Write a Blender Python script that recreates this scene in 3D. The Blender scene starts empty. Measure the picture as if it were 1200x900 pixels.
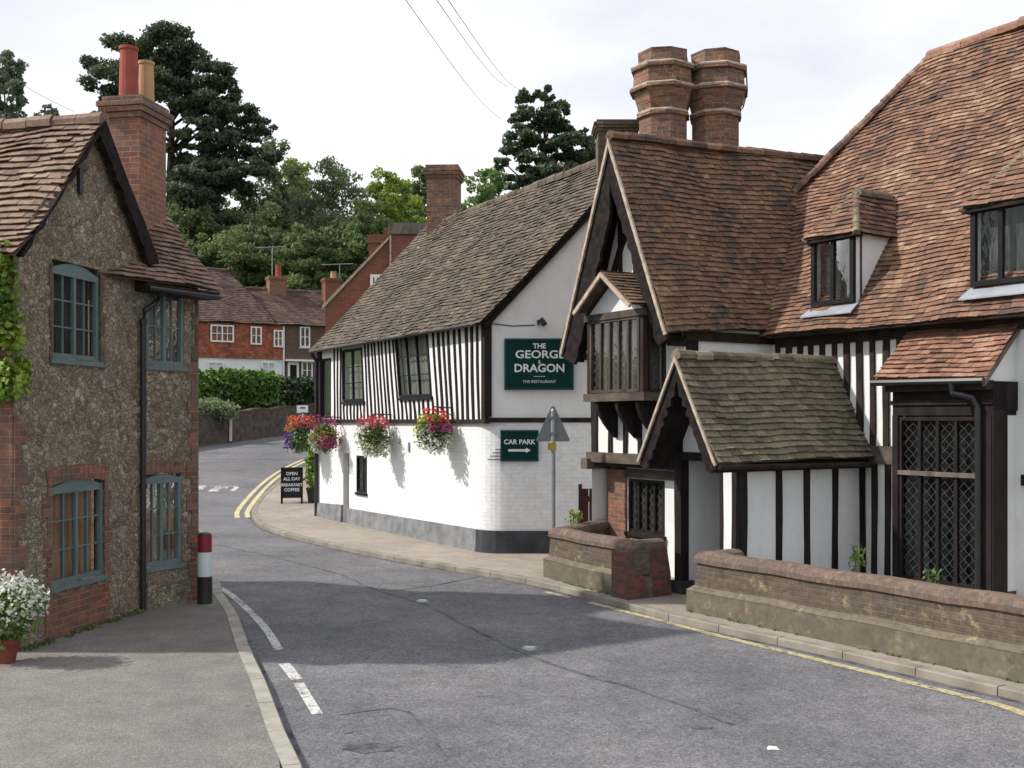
import bpy, bmesh, math, random
import numpy as np
from mathutils import Vector, Matrix
random.seed(7)
R = math.radians
S = bpy.context.scene
COL = S.collection

# ------------------------------------------------------------------ camera, sky, sun, exposure
EYE = 2.5
F = 1250.0                      # focal length in photo pixels (photo 1200 x 900)
HZ = 492.0                      # horizon row
cd = bpy.data.cameras.new('camera'); cam = bpy.data.objects.new('camera', cd); COL.objects.link(cam)
cam.location = (0, 0, EYE); cam.rotation_euler = (R(90), 0, 0)
cd.sensor_width = 36; cd.lens = 36*F/1200.0; cd.shift_y = (HZ-450)/1200.0; cd.clip_end = 3000; cd.clip_start = .1
S.camera = cam

SUN_EL, SUN_AZ = 41.0, -90.0    # azimuth from +Y towards +X
w = bpy.data.worlds.new('World'); S.world = w; w.use_nodes = True
nt = w.node_tree; nt.nodes.clear()
out = nt.nodes.new('ShaderNodeOutputWorld'); bg = nt.nodes.new('ShaderNodeBackground')
sky = nt.nodes.new('ShaderNodeTexSky'); sky.sky_type = 'NISHITA'; sky.sun_disc = False
sky.sun_elevation = R(SUN_EL); sky.sun_rotation = R(SUN_AZ); sky.air_density = 1.0; sky.dust_density = 2.0
tc = nt.nodes.new('ShaderNodeTexCoord'); mp = nt.nodes.new('ShaderNodeMapping'); mp.inputs['Scale'].default_value = (1.0, 1.0, 2.6)
nz = nt.nodes.new('ShaderNodeTexNoise'); nz.inputs['Scale'].default_value = 1.7; nz.inputs['Detail'].default_value = 7; nz.inputs['Roughness'].default_value = .52
rp = nt.nodes.new('ShaderNodeValToRGB')
rp.color_ramp.elements[0].position = .30; rp.color_ramp.elements[0].color = (.45, .45, .45, 1)
rp.color_ramp.elements[1].position = .62; rp.color_ramp.elements[1].color = (1, 1, 1, 1)
nz2 = nt.nodes.new('ShaderNodeTexNoise'); nz2.inputs['Scale'].default_value = 3.2; nz2.inputs['Detail'].default_value = 6
rc = nt.nodes.new('ShaderNodeValToRGB')
rc.color_ramp.elements[0].position = .3; rc.color_ramp.elements[0].color = (7.5, 7.7, 8.3, 1)
rc.color_ramp.elements[1].position = .7; rc.color_ramp.elements[1].color = (9.1, 9.2, 9.4, 1)
mx = nt.nodes.new('ShaderNodeMixRGB')
L = nt.links.new
L(tc.outputs['Generated'], mp.inputs[0]); L(mp.outputs[0], nz.inputs['Vector']); L(mp.outputs[0], nz2.inputs['Vector'])
L(nz.outputs['Fac'], rp.inputs[0]); L(nz2.outputs['Fac'], rc.inputs[0])
L(rp.outputs[0], mx.inputs[0]); L(sky.outputs[0], mx.inputs[1]); L(rc.outputs[0], mx.inputs[2])
L(mx.outputs[0], bg.inputs[0]); L(bg.outputs[0], out.inputs[0]); bg.inputs[1].default_value = .105
sd = bpy.data.lights.new('sun', 'SUN'); sun = bpy.data.objects.new('sun', sd); COL.objects.link(sun)
sd.energy = 3.6; sd.angle = R(1.2); sd.color = (1, .95, .87)
sv = Vector((math.sin(R(SUN_AZ))*math.cos(R(SUN_EL)), math.cos(R(SUN_AZ))*math.cos(R(SUN_EL)), math.sin(R(SUN_EL))))
sun.rotation_euler = sv.to_track_quat('Z', 'Y').to_euler()
S.view_settings.view_transform = 'Standard'; S.view_settings.look = 'None'; S.view_settings.exposure = 0.30; S.view_settings.gamma = 1
S.cycles.max_bounces = 5; S.cycles.transparent_max_bounces = 8

# ------------------------------------------------------------------ materials
def newmat(name):
    m = bpy.data.materials.new(name); m.use_nodes = True
    t = m.node_tree; b = t.nodes['Principled BSDF']
    return m, t, b
def nd(t, k, **kw):
    n = t.nodes.new(k)
    for a, v in kw.items():
        if hasattr(n, a): setattr(n, a, v)
    return n
def coords(t, kind='Object', scale=(1, 1, 1)):
    c = nd(t, 'ShaderNodeTexCoord'); m = nd(t, 'ShaderNodeMapping'); m.inputs['Scale'].default_value = scale
    t.links.new(c.outputs[kind], m.inputs[0]); return m.outputs[0]
def noise(t, vec, scale, detail=4, rough=.55):
    n = nd(t, 'ShaderNodeTexNoise'); n.inputs['Scale'].default_value = scale; n.inputs['Detail'].default_value = detail
    n.inputs['Roughness'].default_value = rough; t.links.new(vec, n.inputs['Vector']); return n.outputs['Fac']
def ramp(t, fac, stops, interp='LINEAR'):
    r = nd(t, 'ShaderNodeValToRGB'); e = r.color_ramp.elements; r.color_ramp.interpolation = interp
    while len(e) < len(stops): e.new(.5)
    for i, (p, c) in enumerate(stops):
        e[i].position = p; e[i].color = (c[0], c[1], c[2], 1) if not isinstance(c, (int, float)) else (c, c, c, 1)
    t.links.new(fac, r.inputs[0]); return r.outputs[0]
def mix(t, fac, a, b, mode='MIX'):
    m = nd(t, 'ShaderNodeMixRGB', blend_type=mode)
    for i, x in ((0, fac), (1, a), (2, b)):
        if isinstance(x, (int, float)): m.inputs[i].default_value = x if i == 0 else (x, x, x, 1)
        elif isinstance(x, tuple): m.inputs[i].default_value = (x[0], x[1], x[2], 1)
        else: t.links.new(x, m.inputs[i])
    return m.outputs[0]
def bump(t, b, h, strength=.5, dist=.02):
    n = nd(t, 'ShaderNodeBump'); n.inputs['Strength'].default_value = strength; n.inputs['Distance'].default_value = dist
    t.links.new(h, n.inputs['Height']); t.links.new(n.outputs[0], b.inputs['Normal'])

def plain(name, col, rough=.7, var=.25, scale=3.0, metal=0, bmp=.0, stretch=(1, 1, 1)):
    m, t, b = newmat(name); v = coords(t, 'Object', stretch)
    n = noise(t, v, scale, 5)
    d = tuple(c*(1-var) for c in col); l = tuple(min(1, c*(1+var)) for c in col)
    t.links.new(ramp(t, n, [(.3, d), (.7, l)]), b.inputs['Base Color'])
    b.inputs['Roughness'].default_value = rough; b.inputs['Metallic'].default_value = metal
    if rough > .55: b.inputs['Specular IOR Level'].default_value = .15
    if bmp: bump(t, b, noise(t, v, scale*4, 4), bmp, .01)
    return m

def plaster(name, col, dirt=(.42, .40, .36), amt=.35):
    m, t, b = newmat(name); ob = coords(t, 'Object'); st = coords(t, 'Object', (3, 3, 1.1))
    n = noise(t, ob, 1.8, 5); s_ = noise(t, st, 2.0, 5, .65); f_ = noise(t, ob, 14, 5, .7)
    c = ramp(t, n, [(.3, tuple(x*.92 for x in col)), (.7, col)])
    c = mix(t, ramp(t, s_, [(.50, 0), (.75, amt)]), c, dirt)
    c = mix(t, ramp(t, f_, [(.60, 0), (.75, amt*.7)]), c, dirt)
    t.links.new(c, b.inputs['Base Color']); b.inputs['Roughness'].default_value = .9; b.inputs['Specular IOR Level'].default_value = .15
    bump(t, b, mix(t, .35, n, f_), .35, .03); return m
def brick(name, c1, c2, mortar, dark=.5, bw=.225, rh=.075, ms=.006, lichen=None, bstr=.6, white=False, dirt=.35):
    m, t, b = newmat(name); uv = coords(t, 'UV'); ob = coords(t, 'Object')
    wob = nd(t, 'ShaderNodeTexNoise'); wob.inputs['Scale'].default_value = 6; t.links.new(uv, wob.inputs['Vector'])
    add = nd(t, 'ShaderNodeVectorMath', operation='MULTIPLY_ADD'); t.links.new(wob.outputs['Color'], add.inputs[0])
    add.inputs[1].default_value = (.014, .014, 0); t.links.new(uv, add.inputs[2])
    br = nd(t, 'ShaderNodeTexBrick'); t.links.new(add.outputs[0], br.inputs['Vector'])
    br.inputs['Scale'].default_value = 1; br.inputs['Brick Width'].default_value = bw; br.inputs['Row Height'].default_value = rh
    br.inputs['Mortar Size'].default_value = ms; br.inputs['Mortar Smooth'].default_value = .3; br.inputs['Bias'].default_value = 0
    br.inputs['Color1'].default_value = (*c1, 1); br.inputs['Color2'].default_value = (*c2, 1); br.inputs['Mortar'].default_value = (*mortar, 1)
    n = noise(t, ob, 2.2, 6, .65)
    n2 = noise(t, ob, 11, 5, .7)
    c = mix(t, 1.0, br.outputs['Color'], ramp(t, n2, [(.25, dark), (.7, 1.15)]), 'MULTIPLY')
    c = mix(t, ramp(t, n, [(.35, dirt), (.65, 0.0)]), c, (c1[0]*.35, c1[0]*.31, c1[0]*.27) if not white else (.45, .46, .46))
    if lichen:
        c = mix(t, ramp(t, noise(t, ob, 5, 6, .7), [(.56, 0), (.68, .8)]), c, lichen)
    t.links.new(c, b.inputs['Base Color']); b.inputs['Roughness'].default_value = .88
    inv = nd(t, 'ShaderNodeMath', operation='SUBTRACT'); inv.inputs[0].default_value = 1; t.links.new(br.outputs['Fac'], inv.inputs[1])
    h = nd(t, 'ShaderNodeMath', operation='MULTIPLY_ADD'); t.links.new(n2, h.inputs[0]); h.inputs[1].default_value = .5; t.links.new(inv.outputs[0], h.inputs[2])
    bump(t, b, h.outputs[0], bstr, .012)
    return m

def tilemat(name, stops, moss=None, mossamt=(.6, .75), rough=.85):
    m, t, b = newmat(name); ob = coords(t, 'Object')
    at = nd(t, 'ShaderNodeAttribute', attribute_name='rnd')
    big = noise(t, ob, 1.1, 7, .68)
    sm = noise(t, ob, 16, 4, .65)
    a = nd(t, 'ShaderNodeMath', operation='MULTIPLY_ADD'); t.links.new(big, a.inputs[0]); a.inputs[1].default_value = 1.7
    a2 = nd(t, 'ShaderNodeMath', operation='MULTIPLY_ADD'); t.links.new(at.outputs['Fac'], a2.inputs[0]); a2.inputs[1].default_value = .62; a2.inputs[2].default_value = -.66
    t.links.new(a2.outputs[0], a.inputs[2])
    c = ramp(t, a.outputs[0], stops)
    c = mix(t, 1.0, c, ramp(t, sm, [(.25, .55), (.7, 1.2)]), 'MULTIPLY')
    if moss:
        c = mix(t, ramp(t, noise(t, ob, 7, 6, .75), [(mossamt[0], 0), (mossamt[1], .75)]), c, moss)
    t.links.new(c, b.inputs['Base Color']); b.inputs['Roughness'].default_value = rough
    bump(t, b, sm, .4, .01)
    return m

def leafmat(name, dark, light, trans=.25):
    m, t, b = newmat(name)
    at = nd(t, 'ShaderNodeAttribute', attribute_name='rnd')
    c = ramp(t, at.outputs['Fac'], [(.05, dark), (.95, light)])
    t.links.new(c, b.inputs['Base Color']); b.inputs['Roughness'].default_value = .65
    if trans:
        tr = nd(t, 'ShaderNodeBsdfTranslucent'); t.links.new(c, tr.inputs[0])
        ms = nd(t, 'ShaderNodeMixShader'); ms.inputs[0].default_value = trans
        t.links.new(b.outputs[0], ms.inputs[1]); t.links.new(tr.outputs[0], ms.inputs[2])
        t.links.new(ms.outputs[0], t.nodes['Material Output'].inputs[0])
    return m

def rubble(name):
    m, t, b = newmat(name); ob = coords(t, 'Object', (1, 1, 1.2))
    wn = nd(t, 'ShaderNodeTexNoise'); wn.inputs['Scale'].default_value = 7; wn.inputs['Detail'].default_value = 5; wn.inputs['Roughness'].default_value = .65; t.links.new(ob, wn.inputs['Vector'])
    add = nd(t, 'ShaderNodeVectorMath', operation='MULTIPLY_ADD'); t.links.new(wn.outputs['Color'], add.inputs[0]); add.inputs[1].default_value = (.17, .17, .17); t.links.new(ob, add.inputs[2])
    v1 = nd(t, 'ShaderNodeTexVoronoi'); v1.inputs['Scale'].default_value = 11.5; t.links.new(add.outputs[0], v1.inputs['Vector'])
    v2 = nd(t, 'ShaderNodeTexVoronoi', feature='DISTANCE_TO_EDGE'); v2.inputs['Scale'].default_value = 11.5; t.links.new(add.outputs[0], v2.inputs['Vector'])
    sp = nd(t, 'ShaderNodeSeparateColor'); t.links.new(v1.outputs['Color'], sp.inputs[0])
    c = ramp(t, sp.outputs[0], [(0, (.16, .12, .08)), (.3, (.26, .205, .14)), (.55, (.34, .28, .195)), (.75, (.25, .20, .15)), (1, (.44, .385, .30))])
    c = mix(t, 1, c, ramp(t, noise(t, ob, 34, 5, .8), [(.36, .3), (.5, .95), (.66, 1.9)]), 'MULTIPLY')
    c = mix(t, ramp(t, v2.outputs['Distance'], [(.0, .6), (.045, 0)]), c, (.17, .14, .105))
    c = mix(t, ramp(t, noise(t, ob, 1.5, 4), [(.4, 0), (.7, .45)]), c, (.15, .115, .085))
    c = mix(t, ramp(t, noise(t, ob, 3.1, 4), [(.52, 0), (.7, .5)]), c, (.33, .29, .22))
    t.links.new(c, b.inputs['Base Color']); b.inputs['Roughness'].default_value = .95
    h = mix(t, .45, ramp(t, v2.outputs['Distance'], [(0, 0), (.14, 1)]), noise(t, ob, 26, 6, .75))
    bump(t, b, h, .9, .03)
    return m

def asphalt(name, base, patch, spk=.5, warm=0):
    m, t, b = newmat(name); ob = coords(t, 'Object')
    big = noise(t, ob, .35, 6, .65); fine = noise(t, ob, 55, 4, .85); agg = noise(t, ob, 19, 4, .8); mid = noise(t, ob, 2.6, 6, .7)
    c = mix(t, ramp(t, big, [(.38, 0), (.60, 1)]), base, patch)
    c = mix(t, 1, c, ramp(t, mid, [(.3, .80), (.7, 1.16)]), 'MULTIPLY')
    c = mix(t, 1, c, ramp(t, agg, [(.32, 1-spk*.55), (.5, 1.0), (.68, 1+spk*.6)]), 'MULTIPLY')
    c = mix(t, 1, c, ramp(t, fine, [(.36, 1-spk), (.5, 1.0), (.62, 1+spk*1.5)]), 'MULTIPLY')
    vo = nd(t, 'ShaderNodeTexVoronoi'); vo.inputs['Scale'].default_value = 2.2; t.links.new(ob, vo.inputs['Vector'])
    c = mix(t, ramp(t, vo.outputs['Distance'], [(.03, .75), (.075, 0)]), c, tuple(x*.5 for x in base))
    t.links.new(c, b.inputs['Base Color']); b.inputs['Roughness'].default_value = .92; b.inputs['Specular IOR Level'].default_value = .3
    bump(t, b, mix(t, .5, fine, agg), .7, .015)
    return m

def paint(name, col, base, thr=(.42, .55), sc=14):
    m, t, b = newmat(name); ob = coords(t, 'Object')
    n = noise(t, ob, sc, 5, .75); n2 = noise(t, ob, 1.5, 3)
    a = nd(t, 'ShaderNodeMath', operation='MULTIPLY_ADD'); t.links.new(n2, a.inputs[0]); a.inputs[1].default_value = .5; t.links.new(n, a.inputs[2])
    f = ramp(t, a.outputs[0], [(thr[0]+.25, 1), (thr[1]+.25, 0)])
    c = mix(t, f, base, col)
    c = mix(t, 1, c, ramp(t, noise(t, ob, 3, 4), [(.3, .75), (.7, 1.05)]), 'MULTIPLY')
    t.links.new(c, b.inputs['Base Color']); b.inputs['Roughness'].default_value = .8
    return m

def glassmat(name, refl=.0, tint=(.9, .92, .9), lead=None, fk=.42, lw=.05):
    m = bpy.data.materials.new(name); m.use_nodes = True; t = m.node_tree; t.nodes.clear()
    o = nd(t, 'ShaderNodeOutputMaterial'); tr = nd(t, 'ShaderNodeBsdfTransparent'); tr.inputs[0].default_value = (*tint, 1)
    g = nd(t, 'ShaderNodeBsdfGlossy'); g.inputs['Roughness'].default_value = .04
    fr = nd(t, 'ShaderNodeFresnel'); fr.inputs[0].default_value = 1.5
    a = nd(t, 'ShaderNodeMath', operation='MULTIPLY_ADD'); t.links.new(fr.outputs[0], a.inputs[0]); a.inputs[1].default_value = fk; a.inputs[2].default_value = refl
    ms = nd(t, 'ShaderNodeMixShader'); t.links.new(a.outputs[0], ms.inputs[0]); t.links.new(tr.outputs[0], ms.inputs[1]); t.links.new(g.outputs[0], ms.inputs[2])
    last = ms.outputs[0]
    ob = coords(t, 'Object')
    bp = nd(t, 'ShaderNodeBump'); bp.inputs['Strength'].default_value = .14; bp.inputs['Distance'].default_value = .02
    t.links.new(noise(t, ob, 6, 2), bp.inputs['Height']); t.links.new(bp.outputs[0], g.inputs['Normal'])
    if lead:
        uv = coords(t, 'UV', (1/lead, 1/lead, 1))
        wn = nd(t, 'ShaderNodeTexNoise'); wn.inputs['Scale'].default_value = .9; t.links.new(uv, wn.inputs['Vector']); wa = nd(t, 'ShaderNodeVectorMath', operation='MULTIPLY_ADD'); t.links.new(wn.outputs['Color'], wa.inputs[0]); wa.inputs[1].default_value = (.35, .35, 0); t.links.new(uv, wa.inputs[2])
        rot = nd(t, 'ShaderNodeMapping'); rot.inputs['Rotation'].default_value = (0, 0, R(45)); t.links.new(wa.outputs[0], rot.inputs[0])
        br = nd(t, 'ShaderNodeTexBrick'); br.offset = 0; br.inputs['Scale'].default_value = 1; br.inputs['Brick Width'].default_value = 1; br.inputs['Row Height'].default_value = 1
        br.inputs['Mortar Size'].default_value = lw; t.links.new(rot.outputs[0], br.inputs['Vector'])
        dk = nd(t, 'ShaderNodeBsdfPrincipled'); dk.inputs['Base Color'].default_value = (.10, .10, .10, 1); dk.inputs['Roughness'].default_value = .5
        m2 = nd(t, 'ShaderNodeMixShader'); t.links.new(br.outputs['Fac'], m2.inputs[0]); t.links.new(last, m2.inputs[1]); t.links.new(dk.outputs[0], m2.inputs[2]); last = m2.outputs[0]
    t.links.new(last, o.inputs[0]); return m

M = dict(
 rubble=rubble('rubble_stone'),
 brick_red=brick('red_brick', (.37, .125, .062), (.17, .068, .042), (.36, .29, .22), dark=.4, bstr=1.0, dirt=.6),
 brick_chim=brick('chimney_brick', (.36, .135, .07), (.14, .065, .045), (.42, .36, .28), dark=.35, lichen=(.36, .28, .15), bstr=1.0, dirt=.55),
 brick_left=brick('left_chimney_brick', (.42, .135, .06), (.22, .078, .045), (.44, .37, .29), dark=.45, bstr=1.0, dirt=.5),
 brick_far=brick('far_brick', (.26, .075, .045), (.2, .06, .035), (.24, .12, .08), dark=.6, bw=.3, rh=.1, ms=.01),
 brick_brown=brick('brown_brick', (.17, .085, .065), (.12, .065, .05), (.2, .13, .1), dark=.6, bw=.3, rh=.1),
 brick_low=brick('low_wall_brick', (.16, .115, .08), (.105, .075, .055), (.17, .135, .095), dark=.4, lichen=(.33, .26, .15), bw=.30, rh=.062, ms=.009, bstr=1.0), brick_return=brick('red_return_brick', (.26, .07, .045), (.10, .06, .05), (.14, .10, .08), dark=.35, bw=.26, rh=.075, ms=.008, bstr=1.0),
 coping=brick('coping_brick', (.225, .145, .11), (.15, .105, .08), (.19, .14, .11), dark=.45, bw=.075, rh=.5, ms=.005, lichen=(.24, .19, .13), bstr=1.0),
 white_brick=brick('whitewashed_brick', (.80, .81, .81), (.76, .77, .78), (.70, .71, .72), dark=.9, ms=.005, white=True, bstr=.45, dirt=.25),
 white=plaster('white_plaster', (.80, .81, .80), amt=.16),
 white_dull=plaster('grey_white_plaster', (.76, .78, .79), amt=.2),
 white_paint=plain('white_paint', (.78, .78, .76), .5, .05, 4),
 render=brick('cement_render', (.165, .14, .098), (.15, .128, .09), (.15, .128, .09), dark=.6, lichen=(.27, .225, .14), bw=1.3, rh=2, bstr=.5, dirt=.5),
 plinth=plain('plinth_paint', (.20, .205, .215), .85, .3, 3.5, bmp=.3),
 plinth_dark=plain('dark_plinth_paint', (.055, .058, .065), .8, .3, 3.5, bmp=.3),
 timber=plain('black_timber', (.020, .016, .016), .75, .5, 5, bmp=.4, stretch=(1, 1, .3)),
 timber_grey=plain('weathered_timber', (.15, .125, .105), .85, .45, 6, bmp=.6, stretch=(1, 1, .3)),
 oriel_oak=plain('aged_oriel_oak', (.075, .06, .05), .85, .5, 6, bmp=.6, stretch=(1, 1, .3)), timber_beam=plain('weathered_beam', (.10, .08, .065), .85, .45, 6, bmp=.6, stretch=(.4, .4, 1)),
 timber_dark=plain('dark_oak', (.03, .022, .019), .75, .5, 5, bmp=.4, stretch=(1, 1, .4)),
 barge=plain('carved_bargeboard', (.018, .013, .013), .85, .7, 9, bmp=1.0),
 verge=plain('verge_mortar', (.42, .34, .27), .9, .3, 9, bmp=.4),
 teal=plain('teal_paint', (.12, .175, .175), .45, .15, 3),
 black_metal=plain('black_iron', (.018, .018, .02), .4, .3, 4),
 dark_window=plain('black_window_frame', (.014, .014, .016), .7, .3, 4),
 lead=plain('lead_flashing', (.28, .30, .34), .5, .2, 4),
 grey_metal=plain('galvanised_steel', (.30, .32, .33), .45, .12, 4, metal=.4),
 sign_back=plain('grey_sign_back', (.17, .19, .20), .5, .12, 4),
 pot_red=plain('red_clay_pot', (.33, .085, .065), .75, .15, 4),
 pot_buff=plain('buff_clay_pot', (.46, .29, .15), .75, .15, 4),
 terracotta=plain('terracotta', (.20, .06, .04), .8, .2, 5),
 green_sign=plain('dark_green_paint', (.002, .036, .031), .7, .15, 3),
 green_frame=plain('green_moulding', (.012, .06, .06), .6, .2, 3),
 letter=plain('cream_lettering', (.72, .78, .74), .6, .04, 4),
 blackboard=plain('blackboard', (.025, .027, .03), .6, .3, 6),
 chalk=plain('chalk_lettering', (.70, .73, .78), .9, .1, 8),
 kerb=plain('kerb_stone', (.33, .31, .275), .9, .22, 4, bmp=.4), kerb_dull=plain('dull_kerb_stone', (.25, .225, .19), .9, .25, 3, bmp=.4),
 pavement=asphalt('pavement_asphalt', (.15, .14, .13), (.21, .195, .178), .4),
 footway=asphalt('footway_asphalt', (.27, .235, .20), (.33, .29, .25), .22),
 road=asphalt('road_asphalt', (.115, .115, .124), (.165, .162, .17), .5),
 seam=paint('seam_bitumen', (.045, .045, .05), (.12, .12, .125), (.38, .5), 6),
 yellow=paint('worn_yellow_paint', (.56, .47, .25), (.14, .136, .13), (.42, .62)),
 yellow2=paint('yellow_paint', (.62, .54, .30), (.2, .19, .16), (.55, .7)),
 whiteline=paint('road_white_paint', (.62, .62, .60), (.15, .15, .155), (.44, .62)),
 grass=plain('rough_grass', (.05, .075, .025), .95, .5, 2.5, bmp=.8),
 woodfloor=plain('woodland_floor', (.02, .028, .012), 1, .5, .6),
 curtain=plain('ochre_curtain', (.42, .27, .17), .9, .35, 3, stretch=(9, 9, .6)),
 net=plain('net_curtain', (.34, .35, .32), .9, .35, 4, stretch=(6, 6, .5)),
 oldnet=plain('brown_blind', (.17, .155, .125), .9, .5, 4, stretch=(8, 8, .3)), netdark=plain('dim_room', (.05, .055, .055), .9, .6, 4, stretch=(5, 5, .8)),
 bollard_red=plain('red_reflective', (.22, .01, .025), .35, .1, 4),
 bollard_white=plain('white_reflective', (.6, .68, .68), .4, .08, 4),
 bark=plain('bark', (.085, .06, .048), .95, .4, 3, bmp=.8, stretch=(1, 1, .3)),
 pinebark=plain('dark_bark', (.03, .024, .02), .95, .4, 3, bmp=.8, stretch=(1, 1, .3)),
 gate=plain('dark_red_gate', (.055, .02, .018), .7, .3, 5, stretch=(3, 3, 1)),
 wire=plain('cable', (.30, .30, .32), .6, .1, 4),
 glass=glassmat('window_glass', .01), glass_lead=glassmat('leaded_glass', .005, (.8, .8, .78), .10, .15, .03),
 glass_bay=glassmat('bay_leaded_glass', .03, (.6, .62, .63), .10, .4, .022), glass_sky=glassmat('bright_window_glass', .08),
 flint=None,
 t_right=tilemat('orange_clay_tiles', [(0, (.06, .04, .034)), (.25, (.125, .07, .05)), (.5, (.205, .108, .07)), (.75, (.26, .14, .09)), (1, (.36, .25, .17))], (.17, .135, .085), (.58, .72)),
 t_wing=tilemat('brown_clay_tiles', [(0, (.055, .038, .032)), (.25, (.105, .064, .044)), (.5, (.175, .093, .057)), (.75, (.225, .12, .073)), (1, (.31, .215, .135))], (.17, .14, .08), (.52, .7)),
 t_porch=tilemat('mossy_tiles', [(0, (.085, .065, .048)), (.4, (.16, .125, .082)), (.7, (.22, .175, .115)), (1, (.31, .25, .17))], (.24, .22, .14), (.54, .68)),
 t_bay=tilemat('bright_clay_tiles', [(0, (.12, .065, .045)), (.35, (.24, .12, .08)), (.7, (.32, .165, .11)), (1, (.44, .29, .2))], (.2, .15, .09), (.6, .74)),
 t_pub=tilemat('grey_brown_tiles', [(0, (.045, .034, .027)), (.35, (.088, .066, .048)), (.65, (.12, .092, .067)), (1, (.18, .145, .105))], (.19, .17, .12), (.55, .7)),
 t_left=tilemat('old_tiles', [(0, (.10, .065, .05)), (.35, (.20, .125, .09)), (.7, (.28, .18, .13)), (1, (.36, .27, .2))], (.26, .22, .13), (.55, .68)),
 t_far=tilemat('far_tiles', [(0, (.06, .035, .03)), (.5, (.12, .07, .055)), (1, (.19, .12, .095))], (.2, .19, .13), (.58, .68)),
 t_hung=tilemat('hung_tiles', [(0, (.16, .05, .03)), (.5, (.30, .085, .042)), (1, (.42, .15, .07))]),
 leaf_pine=leafmat('pine_needles', (.038, .062, .036), (.14, .18, .09), .2),
 leaf_dark=leafmat('dark_leaves', (.075, .12, .045), (.21, .29, .105), .4),
 leaf_mid=leafmat('mid_leaves', (.07, .13, .03), (.20, .32, .08), .35),
 leaf_blue=leafmat('willow_leaves', (.10, .145, .075), (.25, .32, .165), .4),
 leaf_bright=leafmat('bright_leaves', (.15, .23, .035), (.36, .47, .09), .4),
 leaf_birch=leafmat('birch_leaves', (.09, .13, .08), (.22, .28, .18), .4),
 leaf_hedge=leafmat('hedge_leaves', (.02, .05, .01), (.12, .24, .03), .15),
 leaf_hedge2=leafmat('dark_hedge_leaves', (.014, .028, .012), (.05, .08, .028), .1),
 leaf_ivy=leafmat('creeper_leaves', (.06, .13, .02), (.30, .42, .05), .3),
 f_white=leafmat('white_petals', (.45, .48, .38), (.85, .86, .80), .2),
 f_red=leafmat('red_petals', (.45, .01, .02), (.75, .06, .08), .2),
 f_pink=leafmat('pink_petals', (.55, .04, .12), (.8, .18, .22), .2),
 f_orange=leafmat('orange_petals', (.7, .13, .04), (.85, .3, .1), .2),
 f_purple=leafmat('purple_petals', (.07, .02, .22), (.22, .08, .45), .2),
 f_magenta=leafmat('magenta_petals', (.3, .02, .12), (.5, .05, .22), .2),
 f_yellow=leafmat('yellow_petals', (.55, .45, .04), (.8, .7, .12), .2),
)

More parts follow.
